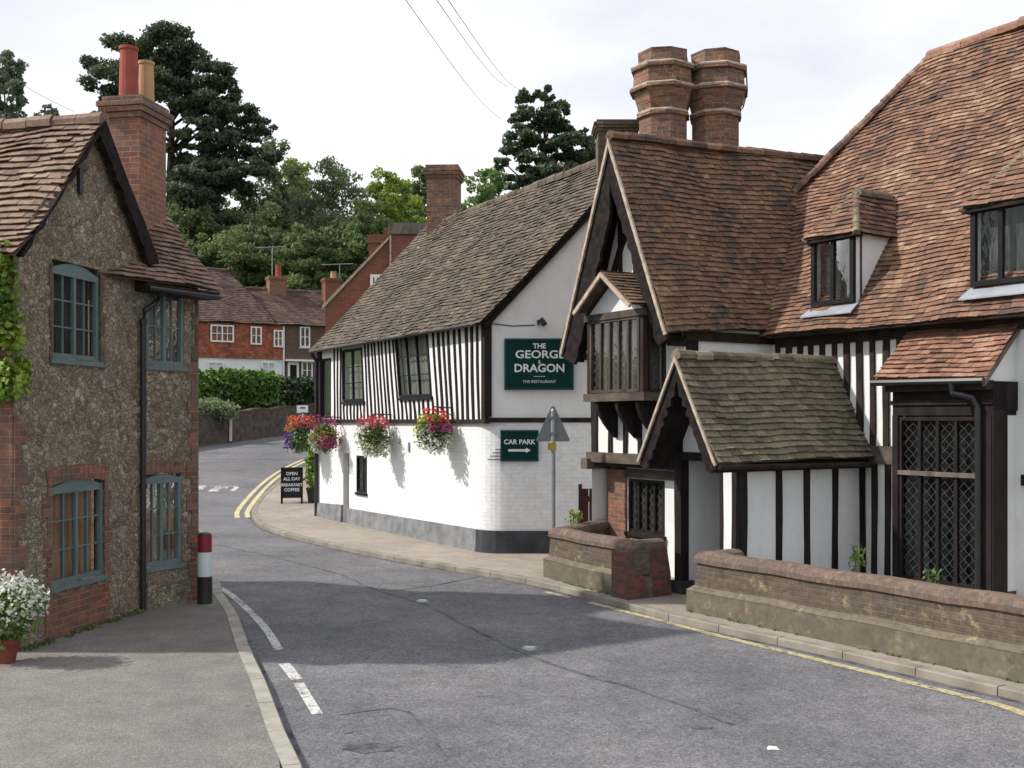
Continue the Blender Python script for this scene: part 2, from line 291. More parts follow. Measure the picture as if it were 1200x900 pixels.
# ------------------------------------------------------------------ object helpers
def rootloc(p):
    while p.parent: p = p.parent
    return Vector(p.location)
def tag(o, label=None, cat=None, group=None, kind=None):
    if label: o['label'] = label
    if cat: o['category'] = cat
    if group: o['group'] = group
    if kind: o['kind'] = kind
    return o
def thing(name, label, cat, loc=(0, 0, 0), group=None):
    o = bpy.data.objects.new(name, None); COL.objects.link(o); o.location = loc; o.empty_display_size = .2
    return tag(o, label, cat, group)
class MB:
    def __init__(s): s.v = []; s.f = []; s.r = []
    def face(s, pts, r=None):
        i = len(s.v); s.v += [tuple(p) for p in pts]; s.f.append(tuple(range(i, i+len(pts)))); s.r.append(random.random() if r is None else r)
    def solid(s, a, b, r=None):
        """prism between two loops of the same length"""
        n = len(a); i = len(s.v); s.v += [tuple(p) for p in a]+[tuple(p) for p in b]
        r = random.random() if r is None else r
        s.f.append(tuple(range(i, i+n))); s.f.append(tuple(range(i+2*n-1, i+n-1, -1))); s.r += [r, r]
        for k in range(n):
            s.f.append((i+k, i+(k+1) % n, i+n+(k+1) % n, i+n+k)); s.r.append(r)
    def loft(s, loops, cap=True, r=None):
        n = len(loops[0]); i = len(s.v)
        for lp in loops: s.v += [tuple(p) for p in lp]
        for j in range(len(loops)-1):
            for k in range(n):
                s.f.append((i+j*n+k, i+j*n+(k+1) % n, i+(j+1)*n+(k+1) % n, i+(j+1)*n+k)); s.r.append(random.random() if r is None else r)
        if cap:
            s.f.append(tuple(i+k for k in range(n-1, -1, -1))); s.r.append(.5)
            s.f.append(tuple(i+(len(loops)-1)*n+k for k in range(n))); s.r.append(.5)
    def tube(s, path, rad, n=8):
        path = [Vector(p) for p in path]; loops = []
        for i, p in enumerate(path):
            d = (path[min(i+1, len(path)-1)]-path[max(i-1, 0)]).normalized()
            u = d.cross(Vector((0, 0, 1)) if abs(d.z) < .9 else Vector((1, 0, 0))).normalized(); v = d.cross(u)
            r = rad[i] if isinstance(rad, (list, tuple)) else rad
            loops.append([p+(u*math.cos(2*math.pi*k/n)+v*math.sin(2*math.pi*k/n))*r for k in range(n)])
        s.loft(loops)
    def box(s, x0, x1, y0, y1, z0, z1):
        s.solid([(x0, y0, z0), (x1, y0, z0), (x1, y1, z0), (x0, y1, z0)], [(x0, y0, z1), (x1, y0, z1), (x1, y1, z1), (x0, y1, z1)])
    def build(s, name, mat, parent=None, fix=True, smooth=False, bevel=0):
        off = rootloc(parent) if parent else Vector((0, 0, 0))
        me = bpy.data.meshes.new(name)
        me.from_pydata([(a-off.x, b-off.y, c-off.z) for a, b, c in s.v], [], s.f)
        if fix:
            bm = bmesh.new(); bm.from_mesh(me); bmesh.ops.remove_doubles(bm, verts=bm.verts, dist=1e-5) if smooth else None
            bmesh.ops.recalc_face_normals(bm, faces=bm.faces); bm.to_mesh(me); bm.free()
        me.update()
        if not (fix and smooth):
            at = me.attributes.new('rnd', 'FLOAT', 'FACE'); at.data.foreach_set('value', np.array(s.r, dtype=np.float32))
        uvl = me.uv_layers.new(name='UVMap'); buf = np.zeros(len(me.loops)*2, dtype=np.float32)
        vs = me.vertices; Z = Vector((0, 0, 1))
        for p in me.polygons:
            n = p.normal
            tng = Z.cross(n)
            tng = Vector((1, 0, 0)) if tng.length < .05 else tng.normalized()
            bt = n.cross(tng)
            for li in p.loop_indices:
                c = vs[me.loops[li].vertex_index].co+off
                buf[2*li] = c.dot(tng); buf[2*li+1] = c.dot(bt)
        uvl.data.foreach_set('uv', buf)
        if smooth: me.polygons.foreach_set('use_smooth', [True]*len(me.polygons))
        me.materials.append(mat)
        o = bpy.data.objects.new(name, me); COL.objects.link(o)
        if parent: o.parent = parent
        if bevel:
            bv = o.modifiers.new('bevel', 'BEVEL'); bv.width = bevel; bv.segments = 2; bv.limit_method = 'ANGLE'
        return o

class Fr:
    """vertical wall frame: s along the wall, z up, d outwards"""
    def __init__(s, o, d, n):
        s.o = Vector((o[0], o[1])); s.t = Vector(d).normalized(); k = Vector((s.t.y, -s.t.x))
        s.n = k if k.dot(Vector(n)) > 0 else -k
    def p(s, a, z, d=0):
        q = s.o+s.t*a+s.n*d; return Vector((q.x, q.y, z))
    def px(s, x, y, d=0):
        """where the line of sight through a photo pixel meets this wall: (s, z)"""
        k = (x-600)/F; o = s.o+s.n*d
        a = (k*o.y-o.x)/(s.t.x-k*s.t.y); Y = o.y+a*s.t.y
        return a, EYE-(y-HZ)*Y/F
    def shift(s, a, d): q = s.o+s.t*a+s.n*d; return Fr(q, s.t, s.n)
def zg(y):
    t = max(0, y-26); return .06*(t-4*(1-math.exp(-t/4)))
def G(x, y, dz=0.0):
    """ground point seen at a photo pixel"""
    Y = 4.0
    while Y < 90:
        if EYE-(y-HZ)*Y/F <= zg(Y)+dz: break
        Y += .02
    return ((x-600)/F*Y, Y)

def fbox(mb, f, s0, s1, z0, z1, d0, d1, r=None):
    mb.solid([f.p(s0, z0, d0), f.p(s1, z0, d0), f.p(s1, z1, d0), f.p(s0, z1, d0)], [f.p(s0, z0, d1), f.p(s1, z0, d1), f.p(s1, z1, d1), f.p(s0, z1, d1)], r)
def fpoly(mb, f, pts, d0, d1, r=None):
    mb.solid([f.p(a, z, d0) for a, z in pts], [f.p(a, z, d1) for a, z in pts], r)
def wall(mb, f, s0, s1, z0, z1, holes=(), dep=.25, top=None, d=0):
    """flat wall with rectangular holes and reveals; top = extra polygon points above z1 (gable)"""
    xs = sorted({s0, s1, *[min(max(h[i], s0), s1) for h in holes for i in (0, 1)]}); zs = sorted({z0, z1, *[min(max(h[i], z0), z1) for h in holes for i in (2, 3)]})
    for i in range(len(xs)-1):
        for j in range(len(zs)-1):
            cx = (xs[i]+xs[i+1])/2; cz = (zs[j]+zs[j+1])/2
            if any(h[0] < cx < h[1] and h[2] < cz < h[3] for h in holes): continue
            mb.face([f.p(xs[i], zs[j], d), f.p(xs[i+1], zs[j], d), f.p(xs[i+1], zs[j+1], d), f.p(xs[i], zs[j+1], d)])
    for (a, b, c, e) in [h[:4] for h in holes]:
        for (q, w2) in (((a, c), (b, c)), ((b, c), (b, e)), ((b, e), (a, e)), ((a, e), (a, c))):
            mb.face([f.p(q[0], q[1], d), f.p(w2[0], w2[1], d), f.p(w2[0], w2[1], d-dep), f.p(q[0], q[1], d-dep)])
    if top:
        mb.face([f.p(a, z, d) for a, z in top])

def warpf(a, b, sd): return .018*math.sin(a*2.3+sd)+.014*math.sin(b*3.1+a*1.1+sd*2)+.008*math.sin(a*6.1+b*4+sd)
def tiles(mb, O, A, B, poly, tw=.165, g=.105, th=.02, sag=0, ridge_sag=0, sd=0, wz=1.0, jit=1.0):
    """lays overlapping tiles course by course over the polygon (a along the eave, b up the slope)"""
    O = Vector(O); A = Vector(A).normalized(); B = Vector(B); B = (B-A*B.dot(A)).normalized(); N = A.cross(B)
    if N.z < 0: N = -N
    bm_ = max(p[1] for p in poly); am = max(p[0] for p in poly); an = min(p[0] for p in poly)
    def P(a, b, h):
        return O+A*a+B*b+N*(h+wz*warpf(a, b, sd)-sag*math.sin(math.pi*min(max(b/bm_, 0), 1)))-Vector((0, 0, ridge_sag*math.sin(math.pi*min(max((a-an)/(am-an), 0), 1))*b/bm_))
    k = 0
    while k*g < bm_:
        b0 = k*g; m = min(b0+g*.5, bm_-1e-4); xs = []
        for i in range(len(poly)):
            (a1, q1), (a2, q2) = poly[i], poly[(i+1) % len(poly)]
            if (q1 <= m) != (q2 <= m): xs.append(a1+(a2-a1)*(m-q1)/(q2-q1))
        k += 1
        if len(xs) < 2: continue
        x0, x1 = min(xs), max(xs)
        b1 = min(b0+g*1.3, bm_)
        n = max(1, int((x1-x0)/.22)); cw = (x1-x0)/n
        for i in range(n):
            mb.face([P(x0+i*cw, b0, -.022), P(x0+(i+1)*cw, b0, -.022), P(x0+(i+1)*cw, min(b0+g, bm_), -.022), P(x0+i*cw, min(b0+g, bm_), -.022)], .1)
        a = x0-(k % 2)*tw*.5-random.random()*.03
        while a < x1:
            l, r = max(a, x0), min(a+tw-.004, x1); a += tw
            if r-l < .015: continue
            j = random.uniform(-.007, .007)*jit; h = th*1.2+random.uniform(-.004, .007)*jit; rd = random.random(); hr = h+random.uniform(-.004, .004)*jit
            p = [P(l, b0+j, h), P(r, b0+j, hr), P(r, b1, .002), P(l, b1, .002), P(l, b0+j, h-.013), P(r, b0+j, hr-.013)]
            i0 = len(mb.v); mb.v += [tuple(q) for q in p]
            mb.f += [(i0, i0+1, i0+2, i0+3), (i0+4, i0+5, i0+1, i0), (i0+4, i0, i0+3), (i0+5, i0+2, i0+1)]; mb.r += [rd]*4
def slope(mb, e0, e1, r1, r0, over=0, **kw):
    """slope from eave e0-e1 up to ridge r0-r1 (r0 above e0)"""
    e0, e1, r0, r1 = map(Vector, (e0, e1, r0, r1)); A = (e1-e0).normalized(); q = r0-e0 if (r0-r1).length > 1e-3 else r0-e0
    B = (q-A*q.dot(A)).normalized()
    pl = [((v-e0).dot(A), (v-e0).dot(B)) for v in (e0, e1, r1, r0)]
    tiles(mb, e0, A, B, pl, **kw)
def ridge(mb, a, b, r=.11, seg=.32):
    a = Vector(a); b = Vector(b); L_ = (b-a).length; n = max(1, int(L_/seg)); d = (b-a)/n
    sdv = d.cross(Vector((0, 0, 1))).normalized(); up = sdv.cross(d).normalized()
    if up.z < 0: up = -up
    for i in range(n):
        p = a+d*i; q = a+d*(i+.97); rr = r*random.uniform(.93, 1.08); dz = random.uniform(-.008, .008)
        lp = []
        for c, k in ((p, 1.0), (q, .93)):
            lp.append([c+sdv*math.cos(R(t))*rr*k+up*(math.sin(R(t))*rr*k-.03+dz) for t in (-20, 20, 60, 90, 120, 160, 200)])
        rd = random.random()
        mb.loft(lp, True, rd)

def window(root, f, s0, s1, z0, z1, rec=.09, mat='teal', cols=2, rows=3, fw=.055, bar=.018, arch=0, glass='glass', back='curtain', sill=True, mull=None, transom=None, name='window', silld=.06, lead=False):
    mb = MB(); m = M[mat]
    fbox(mb, f, s0, s0+fw, z0, z1, -rec, -rec+.06); fbox(mb, f, s1-fw, s1, z0, z1, -rec, -rec+.06)
    fbox(mb, f, s0+fw, s1-fw, z0, z0+fw, -rec, -rec+.06)
    if arch:
        n = 8; lo = [(s0+fw+(s1-s0-2*fw)*i/n, z1-fw-.02+.0*i) for i in range(n+1)]; up = [(s0+fw+(s1-s0-2*fw)*i/n, z1+arch*math.sin(math.pi*i/n)) for i in range(n, -1, -1)]
        fpoly(mb, f, lo+up, -rec, -rec+.06)
    else: fbox(mb, f, s0+fw, s1-fw, z1-fw, z1, -rec, -rec+.06)
    mull = cols//2 if mull is None else mull
    wi = s1-s0-2*fw; hi = z1-z0-2*fw
    if cols > 1:
        for i in range(1, cols):
            c = s0+fw+wi*i/cols; big = (mull and i % mull == 0); h = fw*.45 if big else bar/2
            fbox(mb, f, c-h, c+h, z0+fw, z1-fw, -rec+.004, -rec+(.055 if big else .04))
    o = mb.build(name, m, root)
    if rows > 1:
        for j in range(1, rows):
            mb = MB(); c = z0+fw+hi*j/rows; fbox(mb, f, s0+fw, s1-fw, c-bar/2, c+bar/2, -rec+.006, -rec+.037); mb.build('glazing_bar', m, o)
    if transom:
        mb = MB(); fbox(mb, f, s0, s1, transom-fw*.6, transom+fw*.6, -rec-.002, -rec+.085); mb.build('transom', M['timber_grey'], o)
    mb = MB(); mb.face([f.p(s0+fw*.5, z0+fw*.5, -rec+.02), f.p(s1-fw*.5, z0+fw*.5, -rec+.02), f.p(s1-fw*.5, z1-.01, -rec+.02), f.p(s0+fw*.5, z1-.01, -rec+.02)])
    mb.build('pane', M[glass], o)
    if back:
        mb = MB(); n = 36
        for i in range(n):
            a, b = s0-.03+(s1-s0+.06)*i/n, s0-.03+(s1-s0+.06)*(i+1)/n
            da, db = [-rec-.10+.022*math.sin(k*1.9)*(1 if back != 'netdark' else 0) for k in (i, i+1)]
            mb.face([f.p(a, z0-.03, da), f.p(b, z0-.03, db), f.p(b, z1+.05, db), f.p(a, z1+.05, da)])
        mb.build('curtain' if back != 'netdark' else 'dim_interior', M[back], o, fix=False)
    if sill:
        mb = MB(); mb.solid([f.p(s0-.04, z0-.07, -rec), f.p(s1+.04, z0-.07, -rec), f.p(s1+.04, z0, -rec), f.p(s0-.04, z0, -rec)],
                            [f.p(s0-.04, z0-.07, silld), f.p(s1+.04, z0-.07, silld), f.p(s1+.04, z0-.015, silld), f.p(s0-.04, z0-.015, silld)])
        mb.build('sill', m, o)
    return o

def leaves(name, mat, parent, clumps, n, size, sq=1.0, flat=0.0, shell=.5, seed=1, elong=1.0, kind=None, droop=0):
    """many leaf-sized faces spread through ellipsoid clumps: (x,y,z,rx,ry,rz[,tone])"""
    rs = np.random.RandomState(seed); off = np.array(rootloc(parent) if parent else (0, 0, 0)); V = []; RN = []
    vol = np.array([c[3]*c[5] for c in clumps]); cnt = np.maximum(6, (n*vol/vol.sum()).astype(int))
    for c, k in zip(clumps, cnt):
        d = rs.normal(size=(k, 3)); d /= np.linalg.norm(d, axis=1)[:, None]
        rad = (shell+(1-shell)*rs.rand(k))**.6 * (1+.16*rs.normal(size=k)); rad = np.clip(rad, .1, 1.35)
        pos = np.array(c[:3])+d*rad[:, None]*np.array(c[3:6])
        nr = rs.normal(size=(k, 3))+d*.8; nr[:, 2] += flat*2; nr /= np.linalg.norm(nr, axis=1)[:, None]
        u = np.cross(nr, rs.normal(size=(k, 3))); u /= np.linalg.norm(u, axis=1)[:, None]; v = np.cross(nr, u)
        if droop: v = v*(1-droop)+np.array([0, 0, -1])*droop
        s = size*(.6+.8*rs.rand(k))[:, None]
        q = np.stack([pos-u*s*.5-v*s*.5*elong*.2, pos+v*s*.5*elong*-1, pos+u*s*.5+v*s*.2*elong, pos+v*s*.6*elong], axis=1)
        V.append(q.reshape(-1, 3)); tone = c[6] if len(c) > 6 else rs.rand()
        RN.append(np.clip(tone*.55+.45*rs.rand(k), 0, 1))
    V = np.concatenate(V)-off; RN = np.concatenate(RN); nf = len(RN)
    me = bpy.data.meshes.new(name); me.vertices.add(len(V)); me.vertices.foreach_set('co', V.astype(np.float32).ravel())
    me.loops.add(nf*4); me.loops.foreach_set('vertex_index', np.arange(nf*4, dtype=np.int32))
    me.polygons.add(nf); me.polygons.foreach_set('loop_start', np.arange(0, nf*4, 4, dtype=np.int32)); me.polygons.foreach_set('loop_total', np.full(nf, 4, dtype=np.int32))
    me.update(calc_edges=True); at = me.attributes.new('rnd', 'FLOAT', 'FACE'); at.data.foreach_set('value', RN.astype(np.float32))
    me.materials.append(M[mat]); o = bpy.data.objects.new(name, me); COL.objects.link(o)
    if parent: o.parent = parent
    if kind: o['kind'] = kind
    return o

def text(body, f, s, z, d, size, mat, parent, name='lettering', bold=.0, align='CENTER', ext=.004, sx=1.0):
    cu = bpy.data.curves.new(name, 'FONT'); cu.body = body; cu.size = size; cu.align_x = align; cu.align_y = 'CENTER'; cu.extrude = ext; cu.offset = bold; cu.resolution_u = 3
    to = bpy.data.objects.new('tmp', cu); COL.objects.link(to); dg = bpy.context.evaluated_depsgraph_get(); dg.update()
    me = bpy.data.meshes.new_from_object(to.evaluated_get(dg)); bpy.data.objects.remove(to); me.name = name
    P = f.p(s, z, d)-rootloc(parent); t = f.t; n = f.n
    X = Vector((t.x, t.y, 0)); Zn = Vector((n.x, n.y, 0)); Yv = Vector((0, 0, 1))
    if X.cross(Yv).dot(Zn) < 0: X = -X
    me.transform(Matrix(((X.x*sx, Yv.x, Zn.x, P.x), (X.y*sx, Yv.y, Zn.y, P.y), (X.z*sx, Yv.z, Zn.z, P.z), (0, 0, 0, 1))))
    me.materials.clear(); me.materials.append(M[mat]); o = bpy.data.objects.new(name, me); COL.objects.link(o); o.parent = parent
    return o
def seg(f, a, b, z0, z1, w, lean=0):
    return [(a-w/2, z0), (a+w/2, z0), (b+w/2, z1), (b-w/2, z1)]
def studs(root, f, lst, d0, d1, mat='timber', name='stud', wav=.006):
    for (a, b, z0, z1, w_) in lst:
        mb = MB(); n = 5; L1 = []; L2 = []
        ph = random.random()*6
        for i in range(n+1):
            t = i/n; c = a+(b-a)*t+wav*math.sin(ph+t*5); hw = w_/2*(1+.08*math.sin(ph*2+t*7)); z = z0+(z1-z0)*t
            L1.append((c-hw, z)); L2.append((c+hw, z))
        fpoly(mb, f, L1+L2[::-1], d0, d1+random.uniform(0, .004)); mb.build(name, M[mat], root)

# ================================================================== GROUND, ROAD, PAVEMENTS
def interp(pts, y):
    pts = sorted(pts, key=lambda q: q[1])
    if y <= pts[0][1]: return pts[0][0]
    for (xa, ya), (xb, yb) in zip(pts, pts[1:]):
        if y <= yb: return xa+(xb-xa)*(y-ya)/(yb-ya)
    return pts[-1][0]
RD = -.08                        # road surface below the pavements
def hill(x, y):
    z = zg(y)-.16
    if y > 49:                                    # bank and wood behind the retaining wall
        t = min(1, (y-(52.6+(x+15.1)*2.75))/1.5) if x > -40 else 1
        if t > 0:
            z += min(1, t)*1.2+max(0, min(y, 68)-58)*.06
    if y > 74: z += (y-74)*.30 if y < 120 else 46*.30+(y-120)*.06
    return z
xs = [-300, -160, -90, -60, -45, -36, -30]+[-26+1.0*i for i in range(30)]+[8, 16, 30, 50, 80, 140, 300]
ys = [-60, -20, -5, 0, 5, 10, 15, 20, 24]+[26+1.0*i for i in range(34)]+[62, 66, 70, 74, 80, 88, 96, 104, 112, 120, 140, 170, 220, 300, 420, 600, 900]
mb = MB()
mb.v = [(x, y, hill(x, y)) for y in ys for x in xs]; nx = len(xs)
for j in range(len(ys)-1):
    for i in range(nx-1):
        mb.f.append((j*nx+i, j*nx+i+1, (j+1)*nx+i+1, (j+1)*nx+i)); mb.r.append(.5)
tag(mb.build('ground', M['grass'], smooth=False), kind='structure')

KR = [G(x, y) for x, y in ((1200, 813), (1000, 767), (800, 725), (733, 707), (683, 694), (633, 681), (560, 668), (480, 656), (420, 644), (372, 634), (330, 624), (304, 614), (293, 601), (300, 586), (322, 566), (352, 548))]
KR = [(7.0, 6.2)]+KR+[(-8.0, 60)]
KR.sort(key=lambda q: q[1])
KL = [(-.2, 2.5), (-1.0, 5.5)]+[G(x, y) for x, y in ((355, 898), (333, 853), (313, 800), (293, 760), (277, 715), (262, 697))]+[(-4.55, 16.6)]
def strip(name, fl, fr_, y0, y1, dz, mat, step=1.0, nx=6, parent=None, kind='structure', thick=0):
    mb = MB(); y = y0
    rows = []
    while y < y1-1e-6: rows.append(y); y += step
    rows.append(y1)
    for a, b in zip(rows, rows[1:]):
        for i in range(nx):
            q = lambda yy, k: (fl(yy)+(fr_(yy)-fl(yy))*k/nx, yy, zg(yy)+dz)
            mb.face([q(a, i), q(a, i+1), q(b, i+1), q(b, i)])
    o = mb.build(name, mat, parent); tag(o, kind=kind) if kind else None
    return o
strip('road', lambda y: interp(KL+[(-8.5, 26), (-19, 36), (-40, 50), (-40, 61)], y)-.05, lambda y: interp(KR, y)+.05, 2.0, 61, RD, M['road'], nx=8)
strip('pavement', lambda y: -14, lambda y: interp(KL, y)-.14, 2.0, 15.5, 0, M['pavement'])
strip('footway', lambda y: interp(KR, y)+.12, lambda y: 9 if y < 30 else interp(KR, y)+4, 2.0, 60, 0, M['footway'], step=.5)

def along(pts, n=400):
    P_ = [Vector((*p, 0)) for p in pts]; ls = [0]
    for a, b in zip(P_, P_[1:]): ls.append(ls[-1]+(b-a).length)
    def at(d):
        d = min(max(d, 0), ls[-1])
        for i in range(len(P_)-1):
            if d <= ls[i+1]+1e-9: return P_[i].lerp(P_[i+1], (d-ls[i])/max(1e-9, ls[i+1]-ls[i]))
        return P_[-1]
    return at, ls[-1]
def smoothp(pts, it=2):
    for _ in range(it):
        q = [pts[0]]
        for a, b in zip(pts, pts[1:]):
            q += [(a[0]*.75+b[0]*.25, a[1]*.75+b[1]*.25), (a[0]*.25+b[0]*.75, a[1]*.25+b[1]*.75)]
        pts = q+[pts[-1]]
    return pts
def ribbon(name, pts, w_, dz, mat, off=0, kind='structure', gaps=(), step=.25, jit=0):
    at, L_ = along(pts); mb = MB(); d = 0
    while d < L_-.01:
        e = min(d+step, L_)
        if not any(g0 < d < g1 for g0, g1 in gaps):
            q = []
            for x in (d, e):
                p = at(x); t = (at(x+.3)-at(x-.3)).normalized(); n = Vector((t.y, -t.x, 0)); c = p+n*(off+jit*math.sin(x*2.1)+jit*.6*math.sin(x*7.3))
                q.append((c-n*w_/2, c+n*w_/2))
            z = [zg(v.y)+dz for v in (q[0][0], q[0][1], q[1][1], q[1][0])]
            c4 = [q[0][0], q[0][1], q[1][1], q[1][0]]
            mb.face([(v.x, v.y, zz) for v, zz in zip(c4, z)])
        d = e
    return tag(mb.build(name, mat), kind=kind)
def kerbline(name, pts, side):
    at, L_ = along(pts); mb = MB(); d = 0
    while d < L_-.1:
        e = min(d+.9, L_); h = .004*random.random()
        q = []
        for x in (d+.006, e-.006):
            p = at(x); t = (at(x+.2)-at(x-.2)).normalized(); n = Vector((t.y, -t.x, 0))*side
            q.append((p, p+n*.14, n))
        z = lambda v, k: (v.x, v.y, zg(v.y)+k)
        r = random.random(); top = .006+h
        A = [z(q[0][0], -.14), z(q[0][0], top-.012), z(q[0][0]+q[0][2]*.012, top), z(q[0][1], top), z(q[0][1], -.14)]
        B = [z(q[1][0], -.14), z(q[1][0], top-.012), z(q[1][0]+q[1][2]*.012, top), z(q[1][1], top), z(q[1][1], -.14)]
        mb.solid(A, B, r); d = e
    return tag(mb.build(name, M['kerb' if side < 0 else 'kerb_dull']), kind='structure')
kerbline('kerb', smoothp(KR, 1), 1)
kerbline('kerb', sorted(KL, key=lambda q: q[1]), -1)

ribbon('gutter_line', smoothp(KR, 1), .07, RD+.003, M['seam'], off=-.045, jit=.012)
ribbon('gutter_line', sorted(KL, key=lambda q: q[1]), .06, RD+.003, M['seam'], off=.04, jit=.012)
g = lambda *pp: [G(x, y, RD) for x, y in pp]
ribbon('edge_line', smoothp(g((258, 689), (272, 698), (292, 716), (312, 737), (327, 762)), 2), .10, RD+.005, M['whiteline'])
ribbon('edge_line', g((333, 778), (348, 797)), .12, RD+.005, M['whiteline'])
ribbon('edge_line', g((350, 801), (372, 838)), .10, RD+.005, M['whiteline'])
YR = [G(x, y, RD) for x, y in ((1260, 862), (1180, 829), (1033, 792), (923, 765), (827, 742), (760, 724), (705, 710), (690, 706))]
ribbon('yellow_line', YR, .12, RD+.005, M['yellow'])
ribbon('yellow_line', g((668, 701), (640, 694)), .10, RD+.005, M['yellow'])
NO = g((278, 607), (277, 600), (288, 586), (305, 568), (328, 551), (356, 538))
ribbon('yellow_line', smoothp(NO, 2), .13, RD+.006, M['yellow2'])
ribbon('yellow_line', smoothp(NO, 2), .13, RD+.006, M['yellow2'], off=.27)
rw = lambda pts, w_=.13: ribbon('road_lettering', g(*pts), w_, RD+.005, M['whiteline'], step=.1)
rw(((249, 576), (259, 569.6)), .32); rw(((232, 574), (237, 569)), .3)
rw(((261.5, 572.6), (265, 569.8)), .25); rw(((265, 569.8), (274, 569.8), (277.4, 571.6), (272, 575.2), (268, 574.9)), .16)
ribbon('road_seam', smoothp(g((262, 640), (330, 655), (398, 672), (440, 692), (500, 708), (545, 732), (590, 756), (650, 780), (740, 806), (860, 850)), 2), .05, RD+.004, M['seam'], jit=.02)
ribbon('road_seam', smoothp(g((455, 693), (510, 686), (570, 674)), 1), .05, RD+.0045, M['seam'], jit=.02)
ribbon('road_seam', smoothp(g((400, 838), (470, 826), (500, 850), (520, 892)), 1), .03, RD+.0045, M['seam'], jit=.02)
# repaired patch of asphalt near the kerb
def blob(name, c, rx, ry, z, mat, sd=0, n=22):
    mb = MB(); mb.face([(c[0]+rx*math.cos(2*math.pi*i/n)*(1+.18*math.sin(i*2.3+sd)), c[1]+ry*math.sin(2*math.pi*i/n)*(1+.2*math.sin(i*1.7+sd)), z) for i in range(n)])
    return mb.build(name, mat)
M['oil'] = paint('dark_stain', (.05, .05, .055), (.135, .134, .142), (.46, .6), 8)
for (x, y, a, b) in ((433, 877, .2, .12), (408, 858, .045, .045), (823, 853, .09, .05)):
    tag(blob('road_stain', G(x, y, RD), a, b, RD+.0035, M['oil'], x), kind='structure')
def reflective_stud(x, y, label, k):
    c = G(x, y, RD); r = thing('road_stud', label, 'road stud', (c[0], c[1], RD), 'reflective studs along the road seam')
    mb = MB(); z = RD
    mb.loft([[(c[0]+math.cos(2*math.pi*i/10)*s*1.1, c[1]+math.sin(2*math.pi*i/10)*s*1.3, z+h) for i in range(10)] for s, h in ((.085, .0), (.08, .012), (.05, .02))])
    mb.build('casing', M['grey_metal'], r)
    mb = MB(); mb.box(c[0]-.05, c[0]+.05, c[1]-.05, c[1]-.02, z+.012, z+.03); mb.build('reflector', M['bollard_white'], r)
reflective_stud(495, 705, 'white road stud on the dark road seam, further one in the shadow band', 0)
reflective_stud(621, 760, 'white road stud near the road seam, nearer one in the sunlit asphalt', 1)
c = G(905, 878, RD); mb = MB()
mb.solid([(c[0]-.045, c[1]-.03, RD+.004), (c[0]+.05, c[1]-.04, RD+.004), (c[0]+.045, c[1]+.04, RD+.004), (c[0]-.035, c[1]+.03, RD+.004)],
         [(c[0]-.03, c[1]-.02, RD+.012), (c[0]+.03, c[1]-.03, RD+.028), (c[0]+.03, c[1]+.02, RD+.014), (c[0]-.02, c[1]+.02, RD+.02)])
tag(mb.build('litter', M['white_paint']), 'small crumpled white paper lying on the road in the foreground', 'litter')

# ================================================================== LOW FRONT WALLS (right)
wl_ = []
for i in range(70):
    t = random.random(); a_, b_ = ((.50, 17.0), (1.62, 14.83)) if i < 18 else ((2.28, 13.95), (7.4, 6.35))
    wl_.append((a_[0]+(b_[0]-a_[0])*t-.01, a_[1]+(b_[1]-a_[1])*t, .008, .05, .05, .014))
MOSS = wl_
def sweep(poly, prof, mb):
    P_ = [Vector((p[0], p[1], 0)) for p in poly]; loops = []
    for i, p in enumerate(P_):
        d1 = (p-P_[i-1]).normalized() if i else None; d2 = (P_[i+1]-p).normalized() if i < len(P_)-1 else None
        ns = [Vector((-d.y, d.x, 0)) for d in (d1, d2) if d is not None]     # interior on the left
        m = sum(ns, Vector()).normalized(); k = 1/max(.4, m.dot(ns[0]))
        loops.append([(p+m*k*o).to_tuple()[:2]+(z,) for o, z in prof])
    # subdivide long runs for slight waviness
    out_ = [loops[0]]
    for a, b in zip(loops, loops[1:]):
        n = max(1, int((Vector(a[0])-Vector(b[0])).length/.45))
        for i in range(1, n+1):
            t = i/n; dz = .008*math.sin(i*1.9+a[0][0]) if i < n else 0
            out_.append([tuple(x+(y-x)*t+(dz if j == 2 and q[2] > .05 else 0) for j, (x, y) in enumerate(zip(p, q))) for p, q in zip(a, b)])
    mb.loft(out_)
def low_wall(poly, label, loc, ret=None):
    r = thing('front_wall', label, 'low wall', loc, 'low boundary walls before the timber house')
    mb = MB(); sweep(poly, [(0, -.1), (0, .27), (.07, .335), (.40, .335), (.40, -.1)], mb); mb.build('plinth', M['render'], r)
    mb = MB(); sweep(poly, [(.0, .272), (-.004, .285), (.075, .345), (.2, .345), (.2, .272)], mb); mb.build('lichened_ledge', M['ledge'], r)
    mb = MB(); sweep(poly, [(.075, .30), (.10, .655), (.36, .655), (.36, .30)], mb); mb.build('brick_courses', M['brick_low'], r)
    cp_ = poly
    if ret:
        cp_ = poly+[ret]
        mb = MB(); dr_ = (Vector(ret)-Vector(poly[-1])).normalized()*-.06; sweep([tuple(Vector(poly[-1])+dr_), ret], [(-.045, -.1), (-.03, .30), (.05, .655), (.3, .655), (.3, -.1)], mb); mb.build('brick_return', M['brick_return'], r)
    mb = MB(); sweep(cp_, [(.065, .64), (.065, .70), (.095, .755), (.16, .785), (.28, .785), (.345, .755), (.375, .70), (.375, .64)], mb); mb.build('coping', M['coping'], r)
    return r
M['ledge'] = brick('lichened_mortar', (.17, .14, .10), (.19, .16, .11), (.16, .13, .09), dark=.5, lichen=(.40, .34, .22), bw=.4, rh=2, bstr=.8)
low_wall([(1.38, 18.55), (.50, 17.0), (1.62, 14.83)], 'short low brick wall with rendered plinth, between the road sign and the porch', (1.1, 16, 0), (2.25, 15.25))
